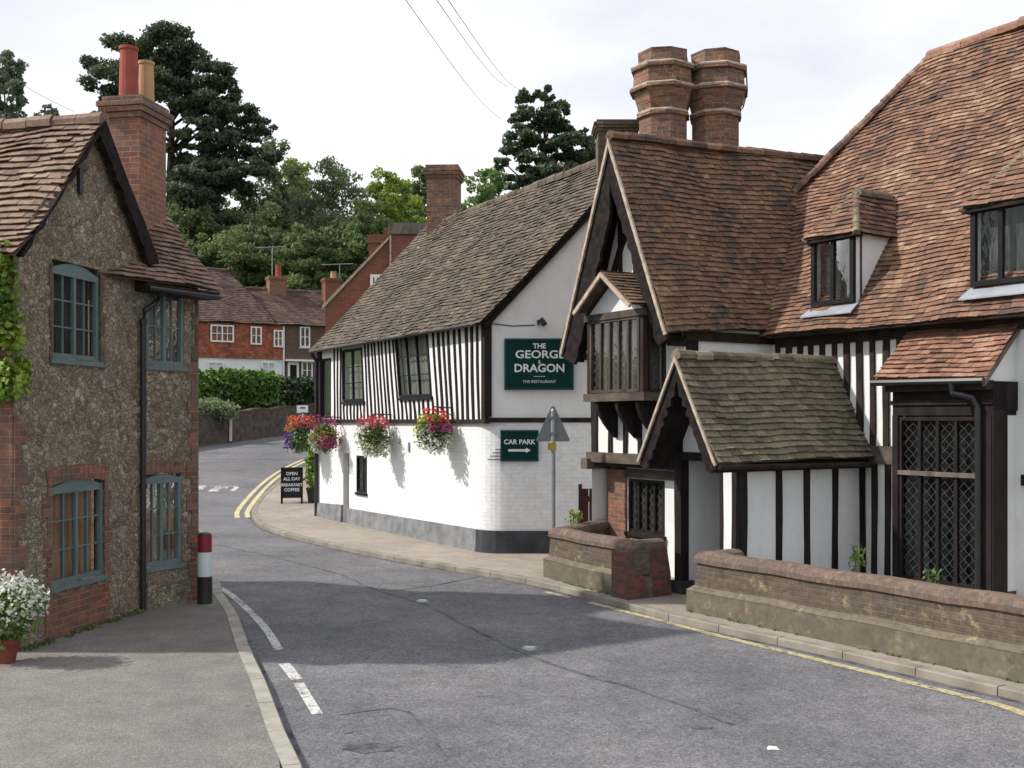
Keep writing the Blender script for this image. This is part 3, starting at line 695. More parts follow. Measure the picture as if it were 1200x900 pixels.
low_wall([(2.85, 14.35), (2.28, 13.95), (4.86, 10.08), (7.4, 6.35)], 'long low brick wall with rounded brick coping and flared rendered base, along the right', (4, 11.5, 0))

# ================================================================== STONE HOUSE (left)
LA = Fr((-5.39, 11.24), (.185, .983), (1, -.2))
LB = Fr((-4.88, 13.95), (.489, .872), (.872, -.489))
sh = thing('stone_house', 'rubble stone house with brick quoins, teal windows and dark bargeboards on the left', 'house', (-6, 13, 0))
S0 = .22; S1 = LA.px(163, 600)[0]
def rect(f, x0, x1, yt, yb, d=0, mid=None):
    a = f.px(x0, (yt+yb)/2, d)[0]; b = f.px(x1, (yt+yb)/2, d)[0]; m = (x0+x1)/2
    return (min(a, b), max(a, b), f.px(m, yb, d)[1], f.px(m, yt, d)[1])
wl = rect(LA, 60, 122, 569, 680); wu = rect(LA, 61, 117, 318, 421)
# straight-sided opening in the wall; the arch crown reaches above
arch = .085
hl = (wl[0], wl[1], wl[2], wl[3]+arch); hu = (wu[0], wu[1], wu[2], wu[3]+arch)
apex = LA.px(112, 150)
zl = LA.px(30, 290)[1]; zr = 4.43; sr = 3.2
mb = MB()
wall(mb, LA, S0, 2.80, -.1, 4.42, [hl, hu], .14, top=[(S0, 4.42), (2.80, 4.42), (2.80, 4.42+(apex[1]-4.42)*(3.2-2.8)/(3.2-apex[0])), apex])
mb.build('gable_wall', M['rubble'], sh)
# front (camera side) brick wall of the long range
LC = Fr(LA.p(S0, 0).to_2d(), (-.983, .185), (-.185, -.983))
mb = MB(); wall(mb, LC, 0, 7, -.1, 4.35); mb.build('side_wall', M['brick_red'], sh)
# range B
bl = rect(LB, 167, 213, 560, 662); bu = rect(LB, 171, 216, 338, 428)
sB1 = LB.px(232, 600)[0]
mb = MB(); wall(mb, LB, -.02, sB1, -.1, 4.36, [(bl[0], bl[1], bl[2], bl[3]+.05), bu], .12); mb.build('front_wall', M['rubble'], sh)
LE = Fr(LB.p(sB1, 0).to_2d(), (-.872, .489), (.489, .872))
mb = MB(); wall(mb, LE, 0, 4.5, -.1, 4.3, top=[(0, 4.3), (2.2, 4.3), (.95, 5.8)]); mb.build('end_wall', M['brick_red'], sh)
# brick quoins and surrounds: toothed, standing proud of the rubble
def quoin(f, side_s, dirn, z0, z1, w0=.1, w1=.19, d=.012, name='brick_quoin', mat='brick_red'):
    mb = MB(); z = z0; k = 0
    while z < z1-.02:
        h = min(.225, z1-z); ww = (w0 if k % 2 else w1)*random.uniform(.9, 1.1)
        a, b = sorted((side_s, side_s+dirn*ww)); mb.solid([f.p(a, z, -.02), f.p(b, z, -.02), f.p(b, z+h, -.02), f.p(a, z+h, -.02)], [f.p(a, z, d), f.p(b, z, d), f.p(b, z+h, d), f.p(a, z+h, d)])
        z += h; k += 1
    return mb.build(name, M[mat], sh)
for (a, b, c, e) in (wl, wu):
    up = e > 3
    quoin(LA, a, -1, c-.1, e+.03, *((.03, .06) if up else (.08, .16)), name='brick_jamb', mat='brick_low' if up else 'brick_red'); quoin(LA, b, 1, c-.1, e+.03, *((.05, .10) if up else (.08, .16)), name='brick_jamb', mat='brick_low' if up else 'brick_red')
    if up: continue
    mb = MB(); n = 14; a0, b0 = a-.07, b+.07
    for i in range(n):
        t0, t1 = i/n, (i+.93)/n; f2 = lambda t, o: (a0+(b0-a0)*t+(t-.5)*o*.5, e+arch*math.sin(math.pi*(t*.86+.07))+o)
        q = [f2(t0, .0), f2(t1, .0), f2(t1, .17), f2(t0, .17)]
        fpoly(mb, LA, q, -.02, .016+random.uniform(0, .004))
    mb.build('brick_arch', M['brick_red'], sh)
quoin(LB, sB1, -1, -.1, 3.3, .13, .2); quoin(LB, sB1, -1, 3.3, 4.3, .05, .12, mat='brick_low')
quoin(LA, S0, 1, .45, 2.55, .08, .2)
mb = MB(); fbox(mb, LA, wl[0]-.12, wl[1]+.1, -.1, wl[2]-.12, -.02, .01); mb.build('brick_apron', M['brick_red'], sh)
mb = MB()
for i in range(9):
    t = bl[0]-.03+(bl[1]-bl[0]+.06)*i/9; fbox(mb, LB, t, t+(bl[1]-bl[0]+.06)/9*.93, bl[3]+.05+.03*math.sin(math.pi*(i+.5)/9), bl[3]+.2+.03*math.sin(math.pi*(i+.5)/9), -.02, .014)
mb.build('brick_arch', M['brick_red'], sh)
window(sh, LA, *wl, rec=.08, arch=arch, cols=4, rows=3, mull=2, silld=.03)
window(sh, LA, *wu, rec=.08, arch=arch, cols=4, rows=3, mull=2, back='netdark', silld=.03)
window(sh, LB, *bl, rec=.07, arch=.05, cols=4, rows=3, mull=2, silld=.03)
window(sh, LB, *bu, rec=.07, cols=4, rows=2, mull=2, back='net', silld=.03)
# iron tie plate
tz = LA.px(92, 200); mb = MB()
fbox(mb, LA, tz[0]-.035, tz[0]+.035, tz[1]-.27, tz[1]+.17, .0, .04); fbox(mb, LA, tz[0]-.12, tz[0]+.12, tz[1]+.02, tz[1]+.09, .0, .045)
mb.build('iron_tie', M['black_metal'], sh)
# main roof slope facing the camera + hidden slope
rt = thing  # noqa
mb = MB(); inn = 6.5
E0 = LA.p(apex[0]-1.66, zl-.16, .12); E1 = LA.p(apex[0]-1.66, zl-.1, -inn)
RZ = apex[1]+.10
slope(mb, E0, E1, LA.p(apex[0], RZ-.05, -inn), LA.p(apex[0], RZ, .12), sd=1, sag=.05, g=.115, th=.03, wz=1.5, jit=1.9, tw=.18)
slope(mb, LA.p(sr+.1, zr-.1, .12), LA.p(sr+.1, zr-.1, -inn), LA.p(apex[0], RZ, -inn), LA.p(apex[0], RZ, .12), sd=3, g=.13, th=.02)
roofA = mb.build('roof', M['t_left'], sh, fix=False)
mb = MB(); ridge(mb, LA.p(apex[0], RZ+.0, .12), LA.p(apex[0], RZ-.04, -inn), .12); mb.build('ridge_tiles', M['t_left'], roofA, fix=False)
# bargeboards
for nm, (sa, za), dd in (('bargeboard', (apex[0]-1.6, zl-.12), .14), ('bargeboard', (sr+.05, zr-.12), .14)):
    mb = MB(); A_ = Vector((sa, za)); B_ = Vector((apex[0], RZ-.02)); u = (B_-A_).normalized(); nrm = Vector((u.y, -u.x)); nrm = nrm if nrm.y < 0 else -nrm; n = 14
    wd = .035 if sa < apex[0] else .21
    up = [A_.lerp(B_, i/n) for i in range(n+1)]; lo = [p+nrm*(wd+.025*math.sin(i*2.6)) for i, p in enumerate(up)]
    for i in range(n): mb.solid([LA.p(*q, .06) for q in (up[i], up[i+1], lo[i+1], lo[i])], [LA.p(*q, dd) for q in (up[i], up[i+1], lo[i+1], lo[i])])
    mb.build(nm, M['barge'], sh)
mb = MB(); fbox(mb, LA, 2.66, 2.85, 4.28, 4.42, -.1, .14); mb.build('purlin_end', M['timber_dark'], sh)
# range B roof: steep, sweeping out at the eave
mb = MB()
slope(mb, LB.p(-.9, 4.30, .30), LB.p(sB1+.16, 4.30, .30), LB.p(sB1+.16, 5.9, -.95), LB.p(-.9, 5.9, -.95), sd=5, sag=.13, g=.10, th=.028, jit=1.6)
slope(mb, LB.p(-.9, 4.3, -2.2), LB.p(sB1+.16, 4.3, -2.2), LB.p(sB1+.16, 5.9, -.95), LB.p(-.9, 5.9, -.95), sd=6, g=.14)
rb = mb.build('roof', M['t_left'], sh, fix=False)
mb = MB(); fbox(mb, LB, -.1, sB1+.14, 4.17, 4.27, .0, .27); mb.build('eaves_board', M['timber_dark'], sh)
# chimney
cx, cy = LA.t, -LA.n
C0 = Vector((-5.04, 14.45)); cwA, cwN = .70, .52
def stack(root, C0, t, n, a, b, z0, z1, mat, cap, name='chimney', capmat=None, steps=((-.02, .0), (.05, .07), (.05, .16), (.02, .2), (.02, .32))):
    """square brick stack, corner C0, sides a along t and b along n, corbelled cap of height cap"""
    mb = MB()
    def lp(g_, z): return [(*(C0+t*u+n*v), z) for u, v in ((-g_, -g_), (a+g_, -g_), (a+g_, b+g_), (-g_, b+g_))]
    mb.loft([lp(0, z0), lp(0, z1-cap)]); o = mb.build(name, M[mat], root)
    mb = MB(); h = cap/4
    for i, gg in enumerate((.03, .065, .085, .03)): mb.loft([lp(gg, z1-cap+i*h+.001), lp(gg, z1-cap+(i+1)*h-.004)])
    mb.build('corbelled_cap', M[capmat or mat], o)
    return o
zc = EYE+(HZ-112)*14.5/F
chl = stack(sh, C0, Vector(cx), Vector(cy), cwA, cwN, 4.2, zc, 'brick_left', .3, capmat='brick_chim')
def pot(parent, x, y, z, r, h, mat):
    mb = MB(); n = 16
    mb.loft([[(x+math.cos(2*math.pi*i/n)*rr, y+math.sin(2*math.pi*i/n)*rr, z+hh) for i in range(n)] for rr, hh in ((r*1.12, 0), (r*1.05, .05), (r*.93, h-.05), (r*1.05, h-.04), (r*1.05, h), (r*.8, h), (r*.8, h-.2))])
    return mb.build('chimney_pot', M[mat], parent)
p1 = Vector(((151-600)/F*14.65, 14.65)); pot(chl, p1.x, p1.y, zc-.02, .125, EYE+(HZ-54)*14.65/F-zc, 'pot_red')
p2 = Vector(((171.5-600)/F*14.95, 14.95)); pot(chl, p2.x, p2.y, zc-.02, .105, EYE+(HZ-71)*14.95/F-zc, 'pot_buff')
# downpipe with swan neck and gutter
mb = MB(); dp = LA.shift(S1, 0)
mb.tube([LA.p(S1+.22, 4.28, .2), LA.p(S1+.2, 4.18, .2), LA.p(S1+.12, 4.03, .16), LA.p(S1+.02, 3.93, .07), LA.p(S1, 3.8, .06), LA.p(S1, 0, .06)], .038, 10)
for z in (.3, 1.6, 2.7, 3.75): mb.tube([LA.p(S1, z, .06), LA.p(S1, z+.06, .06)], .05, 10)
mb.build('downpipe', M['black_metal'], sh)
mb = MB(); mb.tube([LB.p(-.1, 4.2, .30), LB.p(sB1+.12, 4.2, .30)], .032, 8); mb.build('gutter', M['black_metal'], sh)

# creeper on the camera side corner of the stone house
cr = thing('creeper', 'bright green climbing creeper on the corner of the stone house, at the left edge', 'climbing plant', tuple(LA.p(S0, 0, 0)))
cl = []
for i in range(26):
    t = random.random(); q = LC.p(random.uniform(-.05, .5)+.1*t, 2.75+1.65*t, random.uniform(.02, .14)); rr = random.uniform(.10, .2); cl.append((q.x, q.y, q.z, rr, rr*.7, rr*1.1))
for i in range(5):
    q = LA.p(S0+random.uniform(0, .12), random.uniform(2.8, 3.3), .04); cl.append((q.x, q.y, q.z, .1, .08, .12))
leaves('foliage', 'leaf_ivy', cr, cl, 3400, .062, seed=3)
mb = MB(); pts = [LC.p(.35+.07*math.sin(i*1.3), -.05+i*.42, .05) for i in range(9)]; mb.tube(pts, [.03-.0025*i for i in range(9)], 6); mb.build('stem', M['bark'], cr)
# white flowering plant in a clay pot
fp = (-5.22, 11.0)
pl = thing('potted_plant', 'white flowering plant spilling from a terracotta pot below the stone house', 'potted plant', (fp[0], fp[1], 0))
mb = MB(); n = 18; mb.loft([[(fp[0]+math.cos(2*math.pi*i/n)*r, fp[1]+math.sin(2*math.pi*i/n)*r, z) for i in range(n)] for r, z in ((.09, 0), (.13, .2), (.145, .2), (.145, .25), (.12, .25), (.11, .2))]); mb.build('pot', M['terracotta'], pl)
leaves('foliage', 'leaf_mid', pl, [(fp[0], fp[1], .46, .3, .28, .28), (fp[0]+.1, fp[1], .62, .28, .28, .2)], 1400, .05, seed=4)
leaves('blossoms', 'f_white', pl, [(fp[0]+.05, fp[1]-.05, .66, .34, .3, .24), (fp[0]+.18, fp[1]-.05, .62, .24, .2, .2), (fp[0]-.1, fp[1]-.05, .78, .2, .2, .16)], 1300, .036, seed=5, shell=.8)
# moss and weeds at the foot of the wall
wd = list(MOSS)
for i in range(40):
    q = LA.p(random.uniform(.3, 2.7), .01, random.uniform(.0, .10)**1.0); wd.append((q.x, q.y, .015, .06, .05, .025))
tag(leaves('weeds', 'leaf_dark', None, wd, 2600, .026, seed=6), kind='stuff')

# bollard
bx_, by_ = G(240, 707); bo = thing('bollard', 'red, white and black kerbside bollard standing at the corner of the stone house', 'bollard', (bx_, by_, 0))
def cyl(x, y, prof, n=20): return [[(x+math.cos(2*math.pi*i/n)*r, y+math.sin(2*math.pi*i/n)*r, z) for i in range(n)] for r, z in prof]
mb = MB(); mb.loft(cyl(bx_, by_, ((.1, -.05), (.1, .36), (.093, .365), (.093, .9), (.085, .95), (.05, .965)))); mb.build('post', M['black_metal'], bo)
mb = MB(); mb.loft(cyl(bx_, by_, ((.0955, .37), (.0955, .70)))); mb.build('white_band', M['bollard_white'], bo)
mb = MB(); mb.loft(cyl(bx_, by_, ((.0965, .705), (.0965, .93)))); mb.build('red_band', M['bollard_red'], bo)
wp = LB.p(sB1, 0, .02); mb = MB(); mb.solid([LB.p(sB1+.01, 0, -.05), LB.p(sB1+.045, 0, -.05), LB.p(sB1+.045, 0, .03), LB.p(sB1+.01, 0, .03)], [LB.p(sB1+.01, .95, -.05), LB.p(sB1+.045, .95, -.05), LB.p(sB1+.045, .95, .03), LB.p(sB1+.01, .95, .03)]); mb.build('white_corner_guard', M['white_paint'], sh)

# ================================================================== PUB (centre)
PF = Fr((-.45, 20), (-.513, .858), (-.858, -.513)); PL = 8.86
PE = Fr((-.45, 20), (1, 0), (0, -1))
pb = thing('timber_pub', 'whitewashed timber framed pub with close black studs and grey tiled roof at the bend', 'pub', (-.5, 22, 0))
PZ = 4.42; AX, AZ = 2.85, 7.5; BZ = EYE-.02
class LeanFr(Fr):
    """pub front frame whose timbers lean back along the wall, as the old frame has settled"""
    def p(s, a, z, d=0):
        l = .34*math.sin(math.pi*max(0, min(a, 7.3))/7.3)
        return Fr.p(s, a+l*(z-2.48)/1.9, z, d)
PFL = LeanFr((-.45, 20), (-.513, .858), (-.858, -.513))
def unlean(r): m = (r[0]+r[1])/2; l = .34*math.sin(math.pi*max(0, min(m, 7.3))/7.3)*((r[2]+r[3])/2-2.48)/1.9; return (r[0]-l, r[1]-l, r[2], r[3])
w1 = rect(PF, 401, 427, 409, 470); w2 = rect(PF, 466, 503, 391, 465); wg = rect(PF, 419, 431, 534, 577); dr = rect(PF, 403, 410, 531, 609); w3 = rect(PF, 377, 388, 420, 490)
w1, w2 = unlean(w1), unlean(w2)
mb = MB(); wall(mb, PFL, 0, PL, BZ, PZ+.05, [w1, w2, w3], .12); mb.build('upper_wall', M['white'], pb)
mb = MB(); wall(mb, PF, .35, PL, -.1, BZ, [wg, (dr[0], dr[1], 0, dr[3])], .2, d=.02); 
# rounded corner between the two lower faces
n = 6
for i in range(n):
    def cp(t, z): a = PF.p(.35, z, .02); b = PF.p(-.005, z, .012); c = PE.p(.35, z, .01); return a*(1-t)**2+b*2*t*(1-t)+c*t*t
    mb.face([cp(i/n, -.1), cp((i+1)/n, -.1), cp((i+1)/n, BZ), cp(i/n, BZ)])
mb.v = [v for v in mb.v]
wall(mb, PE, .35, 5.7, -.1, BZ, d=.01); mb.build('whitewashed_lower_wall', M['white_brick'], pb)
mb = MB(); wall(mb, PE, 0, 5.7, BZ, PZ, top=[(0, PZ), (5.7, PZ), (AX, AZ-.03)]); mb.build('gable_wall', M['white'], pb)
# back + far walls so that it is a closed building
mb = MB(); Q0 = PF.p(PL, 0, 0); FE = Fr(Q0.to_2d(), (1, 0), (0, 1)); wall(mb, FE, 0, 5.7, -.1, PZ, top=[(0, PZ), (5.7, PZ), (AX, AZ)])
Q1 = PE.p(5.7, 0, 0); BK = Fr(Q1.to_2d(), (-.513, .858), (.858, .513)); wall(mb, BK, 0, PL, -.1, PZ); mb.build('back_wall', M['white_dull'], pb)
# plinth
mb = MB(); hz = .42
L_ = [(0.30, 0), (PL, 0)]
a1 = .55
for (x0, x1) in ((.34, dr[0]), (dr[1], PL)): mb.solid([PF.p(x0, -.1, .02), PF.p(x1, -.1, .02), PF.p(x1, -.1, .10), PF.p(x0, -.1, .10)], [PF.p(x0, hz, .02), PF.p(x1, hz-.06, .02), PF.p(x1, hz-.06, .07), PF.p(x0, hz, .07)])
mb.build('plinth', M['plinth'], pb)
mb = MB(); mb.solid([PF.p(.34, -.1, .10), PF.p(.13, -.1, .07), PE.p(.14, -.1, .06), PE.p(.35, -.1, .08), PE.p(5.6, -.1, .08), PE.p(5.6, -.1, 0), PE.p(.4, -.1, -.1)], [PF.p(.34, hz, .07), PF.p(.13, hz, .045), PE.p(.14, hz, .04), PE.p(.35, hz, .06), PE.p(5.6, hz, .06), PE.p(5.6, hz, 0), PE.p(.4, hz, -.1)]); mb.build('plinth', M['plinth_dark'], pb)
# beams
mb = MB(); fbox(mb, PF, -.02, PL, BZ-.05, BZ+.03, -.02, .085); fbox(mb, PE, -.02, 5.7, BZ-.03, BZ+.06, -.02, .04); mb.build('bressumer', M['timber_dark'], pb)
mb = MB(); fbox(mb, PE, 1.45, 5.6, 3.62, 3.74, -.02, .04); mb.build('gable_tie_beam', M['timber_dark'], pb)
mb = MB(); fbox(mb, PE, -.06, .07, BZ+.08, PZ-.02, -.03, .055); fbox(mb, PF, -.01, .16, BZ+.03, PZ, -.03, .06); mb.build('corner_post', M['timber'], pb)
mb = MB(); fbox(mb, PF, PL-.22, PL, BZ+.03, PZ, -.03, .05); mb.build('corner_post', M['timber'], pb)
mb = MB(); fbox(mb, PF, 0, PL, PZ-.12, PZ+.03, -.02, .04); mb.build('wall_plate', M['timber_dark'], pb)
# close studding: leaning more the further along
s = .34; st = []
while s < PL-.25:
    lean = random.uniform(-.02, .02)
    z0, z1 = BZ+.03, PZ-.1
    segs = [(z0, z1)]
    for ww in (w1, w2, w3):
        mid = s+lean*.5
        if ww[0]-.05 < mid < ww[1]+.05:
            segs = [(z0, ww[2]-.06)] if ww is not w3 else []
            if ww[3] < z1-.3: segs.append((ww[3]+.05, z1))
    for a, b in segs:
        if b-a > .12: st.append((s+lean*(a-z0)/(z1-z0), s+lean*(b-z0)/(z1-z0), a, b,   .066*random.uniform(.8, 1.2)))
    s += .212*random.uniform(.94, 1.06)
studs(pb, PFL, st, -.01, .022, 'timber', wav=.012)
for ww in (w1, w2): window(pb, PFL, *ww, rec=.03, mat='dark_window', cols=3 if ww is w2 else 2, rows=3, mull=1, fw=.05, back='net', silld=.05)
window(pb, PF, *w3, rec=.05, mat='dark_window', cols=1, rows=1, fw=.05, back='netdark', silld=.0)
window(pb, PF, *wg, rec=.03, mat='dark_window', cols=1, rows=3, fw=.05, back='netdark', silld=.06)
mb = MB(); fbox(mb, PF, dr[0]+.02, dr[1]-.02, 0, dr[3]-.02, -.16, -.12); o = mb.build('door', M['timber_grey'], pb)
mb = MB(); q = PF.p((dr[0]+dr[1])/2-.12, .95, -.10); mb.tube([q, q+Vector((-.05, -.03, 0))], .03, 8); mb.build('handle', M['black_metal'], o)
# roof
mb = MB(); OV = .22
e0 = PF.p(-.10, PZ-.14, OV)+Vector((0, -.1, 0)); e1 = PF.p(PL+.15, PZ-.16, OV)
ra = PE.p(AX+.05, AZ+.10, .16); rbk = FE.p(AX+.05, AZ+.02, .16)
slope(mb, e0+Vector((0, 0, 0)), e1, rbk, ra, sd=8, sag=.04, g=.105, th=.022, tw=.17, wz=.7, jit=1.9, ridge_sag=.05)
f0 = PE.p(5.9, PZ-.2, .16); f1 = FE.p(5.9, PZ-.2, .16)
slope(mb, f0, f1, rbk, ra, sd=9, g=.2, tw=.3)
pr = mb.build('roof', M['t_pub'], pb, fix=False)
mb = MB(); ridge(mb, ra+Vector((0, 0, .0)), rbk, .13); mb.build('ridge_tiles', M['t_pub'], pr, fix=False)
for sgn in (0, 1):
    mb = MB(); A_ = Vector((0-.12, PZ-.12)) if not sgn else Vector((5.8, PZ-.12)); B_ = Vector((AX, AZ+.04)); n = 10; u = (B_-A_).normalized(); nn = Vector((u.y, -u.x)) if sgn == 0 else Vector((-u.y, u.x)); nn = nn if nn.y < 0 else -nn
    a_ = [A_, B_, B_+nn*.17, A_+nn*.13]; fpoly(mb, PE, [tuple(x) for x in a_], .02, .13); mb.build('bargeboard', M['timber'], pb)
mb = MB(); mb.tube([PF.p(.0, PZ-.13, OV+.02), PF.p(PL, PZ-.17, OV+.02)], .035, 8); mb.build('gutter', M['black_metal'], pb)
mb = MB(); mb.tube([PF.p(PL-.02, PZ-.2, OV), PF.p(PL-.02, PZ-.4, .08), PF.p(PL-.02, 0, .08)], .05, 8); mb.build('downpipe', M['black_metal'], pb)
# chimneys of the pub
cc = Vector(((500-600)/F*27.0, 27.0))
pch = stack(pb, cc, Vector((.99, -.05)), Vector((.1, .99)), .78, .7, 6.6, EYE+(HZ-193)*27/F, 'brick_chim', .34)
mb = MB(); mb.loft([[(cc.x-.06, cc.y-.06, 6.95), (cc.x+.5, cc.y-.06, 7.28), (cc.x+.5, cc.y-.03, 7.28), (cc.x-.06, cc.y-.03, 6.95)], [(cc.x-.25, cc.y-.2, 6.8), (cc.x+.5, cc.y-.2, 7.15), (cc.x+.5, cc.y-.17, 7.15), (cc.x-.25, cc.y-.17, 6.8)]]); mb.build('flashing', M['white_paint'], pch)
cc2 = Vector(((701-600)/F*20.4, 20.4)); stack(pb, cc2, Vector((1, 0)), Vector((0, 1)), .74, .6, 6.6, EYE+(HZ-140)*20.4/F, 'brick_low', .22)
# lamp and cable on the gable
q = PE.px(631, 378); mb = MB(); fbox(mb, PE, q[0]-.03, q[0]+.03, q[1]-.04, q[1]+.04, 0, .12); mb.tube([PE.p(q[0], q[1], .1), PE.p(q[0]+.06, q[1]+.05, .14), PE.p(q[0]+.1, q[1]-.05, .2)], [.02, .04, .06], 8); mb.build('wall_lamp', M['black_metal'], pb)
mb = MB(); a = PE.px(574, 379); b = PE.px(627, 381); mb.tube([PE.p(*a, .01), PE.p((a[0]+b[0])/2, a[1]-.05, .01), PE.p(*b, .01)], .009, 5); mb.build('cable', M['black_metal'], pb)
mb = MB()
for i in range(4): z = PE.px(570, 527+i*4)[1]; fbox(mb, PE, .02-.05*i+.12, .34, z, z+.018, .0, .045)
mb.build('vent_louvres', M['plinth'], pb)
for x_, y_, h_ in ((470, 517, .12), (481, 524, .2)):
    q = PF.px(x_, y_); mb = MB(); fbox(mb, PF, q[0]-.025, q[0]+.025, q[1]-h_/2, q[1]+h_/2, .02, .05); mb.build('wall_tie', M['plinth'], pb)
# pub name board
sa, sz1 = PE.px(591, 397); sb, sz0 = PE.px(672, 457)
gs = thing('pub_sign', 'large dark green name board on the white pub gable', 'sign', tuple(PE.p((sa+sb)/2, sz0, .05)))
mb = MB(); fbox(mb, PE, sa+.03, sb-.03, sz0+.03, sz1-.03, .03, .07); mb.build('board', M['green_sign'], gs)
mb = MB()
for r_ in ((sa, sb, sz0, sz0+.04), (sa, sb, sz1-.04, sz1), (sa, sa+.04, sz0+.04, sz1-.04), (sb-.04, sb, sz0+.04, sz1-.04)): fbox(mb, PE, *r_, .03, .095)
mb.build('frame', M['green_frame'], gs)
sm = PE.px(632, 400)[0]; zz = lambda y: PE.px(632, y)[1]
text('THE', PE, sm, zz(406), .075, .13, 'letter', gs, bold=.004); text('GEORGE', PE, sm+.01, zz(416), .075, .205, 'letter', gs, bold=.004, sx=1.16)
text('&', PE, sm, zz(424.5), .075, .09, 'letter', gs); text('DRAGON', PE, sm, zz(432), .075, .21, 'letter', gs, bold=.005, sx=1.04)
mb = MB(); fbox(mb, PE, sm-.11, sm+.11, zz(441.6), zz(441.0), .07, .078); mb.build('rule', M['letter'], gs); text('THE RESTAURANT', PE, sm, zz(447.5), .075, .075, 'letter', gs)
sa, sz1 = PE.px(586.5, 504); sb, sz0 = PE.px(631, 540.5)
gs = thing('parking_sign', 'small dark green car park sign with a white arrow on the pub wall', 'sign', tuple(PE.p((sa+sb)/2, sz0, .05)))
mb = MB(); fbox(mb, PE, sa+.03, sb-.03, sz0+.03, sz1-.03, .03, .07); mb.build('board', M['green_sign'], gs)
mb = MB()
for r_ in ((sa, sb, sz0, sz0+.03), (sa, sb, sz1-.03, sz1), (sa, sa+.03, sz0+.03, sz1-.03), (sb-.03, sb, sz0+.03, sz1-.03)): fbox(mb, PE, *r_, .03, .085)
mb.build('frame', M['green_frame'], gs)
sm = (sa+sb)/2; zz = lambda y: PE.px(608, y)[1]
text('CAR PARK', PE, sm, zz(518), .075, .125, 'letter', gs, bold=.003)
mb = MB(); y0 = zz(527.6); fbox(mb, PE, sm-.21, sm+.12, y0-.022, y0+.022, .07, .079); fpoly(mb, PE, [(sm+.12, y0-.05), (sm+.21, y0), (sm+.12, y0+.05)], .07, .079); mb.build('arrow', M['letter'], gs)

# hanging baskets
def basket(px_, py_, r_, label, flowers, sd, dist=.42, f=PF):
    a = f.px(px_, py_, dist)[0]; z = f.px(px_, py_, dist)[1]; c = f.p(a, z, dist)
    t = thing('hanging_basket', label, 'hanging basket', tuple(c), 'flower baskets hanging on the pub front')
    mb = MB(); n = 14; mb.loft([[(c.x+math.cos(2*math.pi*i/n)*r_*k, c.y+math.sin(2*math.pi*i/n)*r_*k, z+h*r_) for i in range(n)] for k, h in ((.12, -.62), (.42, -.45), (.58, -.1), (.6, .05))]); mb.build('basket', M['timber_dark'], t)
    mb = MB(); mb.tube([f.p(a, z+r_*1.25, .02), f.p(a, z+r_*1.3, dist)], .014, 5); mb.tube([f.p(a, z+r_*.85, .02), f.p(a, z+r_*1.28, dist*.7)], .01, 5)
    for k in range(3): mb.tube([(c.x, c.y, z+r_*1.28), (c.x+math.cos(k*2.1)*r_*.55, c.y+math.sin(k*2.1)*r_*.55, z+.02)], .006, 4)
    mb.build('bracket', M['black_metal'], t)
    leaves('foliage', 'leaf_mid', t, [(c.x, c.y, z, r_*.88, r_*.88, r_*.8), (c.x, c.y, z-r_*.4, r_*.55, r_*.55, r_*.6), (c.x, c.y, z+r_*.4, r_*.55, r_*.55, r_*.45)], 1500, .055, seed=sd)
    cam_r = Vector((f.t.x, f.t.y))*-1
    for i, (mat, lst, num) in enumerate(flowers):
        cl = []
        for (u, v, s_) in lst:
            for dd in (-.45, .45, 0):
                p = c+Vector((cam_r.x, cam_r.y, 0))*u*r_+Vector((f.n.x, f.n.y, 0))*dd*r_; cl.append((p.x, p.y, z+v*r_, s_*r_, s_*r_, s_*r_))
        leaves('blossoms', mat, t, cl, num, .055, seed=sd*10+i, shell=.7)
    return t
basket(353, 510, .44, 'leftmost flower basket on the pub, orange flowers over trailing purple ones', [('f_orange', [(-.25, .6, .45), (.15, .75, .4)], 420), ('f_purple', [(-.35, -.35, .5), (-.05, -.15, .5)], 1150), ('f_magenta', [(.6, .7, .4)], 110), ('f_white', [(-.5, .0, .3), (.1, .2, .3), (-.1, -.8, .25)], 130)], 21, .55)
basket(380, 512, .38, 'flower basket of white and red flowers at the pub corner beside the purple one', [('f_magenta', [(0, .9, .5)], 110), ('f_white', [(-.4, -.3, .45), (-.1, -.7, .4), (-.3, .2, .4)], 700), ('f_orange', [(.2, .2, .4)], 160), ('f_magenta', [(.75, -.3, .4)], 160)], 22, .45)
basket(438, 512, .39, 'flower basket with red flowers on top and cascading white ones over the small window', [('f_pink', [(-.45, .8, .35), (.5, .75, .3), (-.1, 1.05, .25)], 260), ('f_white', [(0, -.05, .7), (.3, -.6, .5), (-.2, .3, .5), (.1, -.9, .3)], 1250), ('f_yellow', [(-.4, .1, .4), (.3, -.3, .4)], 120)], 23, .45)
basket(508, 506, .38, 'rightmost flower basket on the pub, yellow and white flowers under a red crest', [('f_red', [(.1, 1.1, .2), (.6, .65, .2)], 90), ('f_magenta', [(.8, .2, .25)], 90), ('f_yellow', [(-.6, .05, .4), (-.15, .6, .35)], 420), ('f_white', [(.1, -.1, .5), (.5, -.6, .45), (-.2, -.5, .4)], 900)], 24, .42)
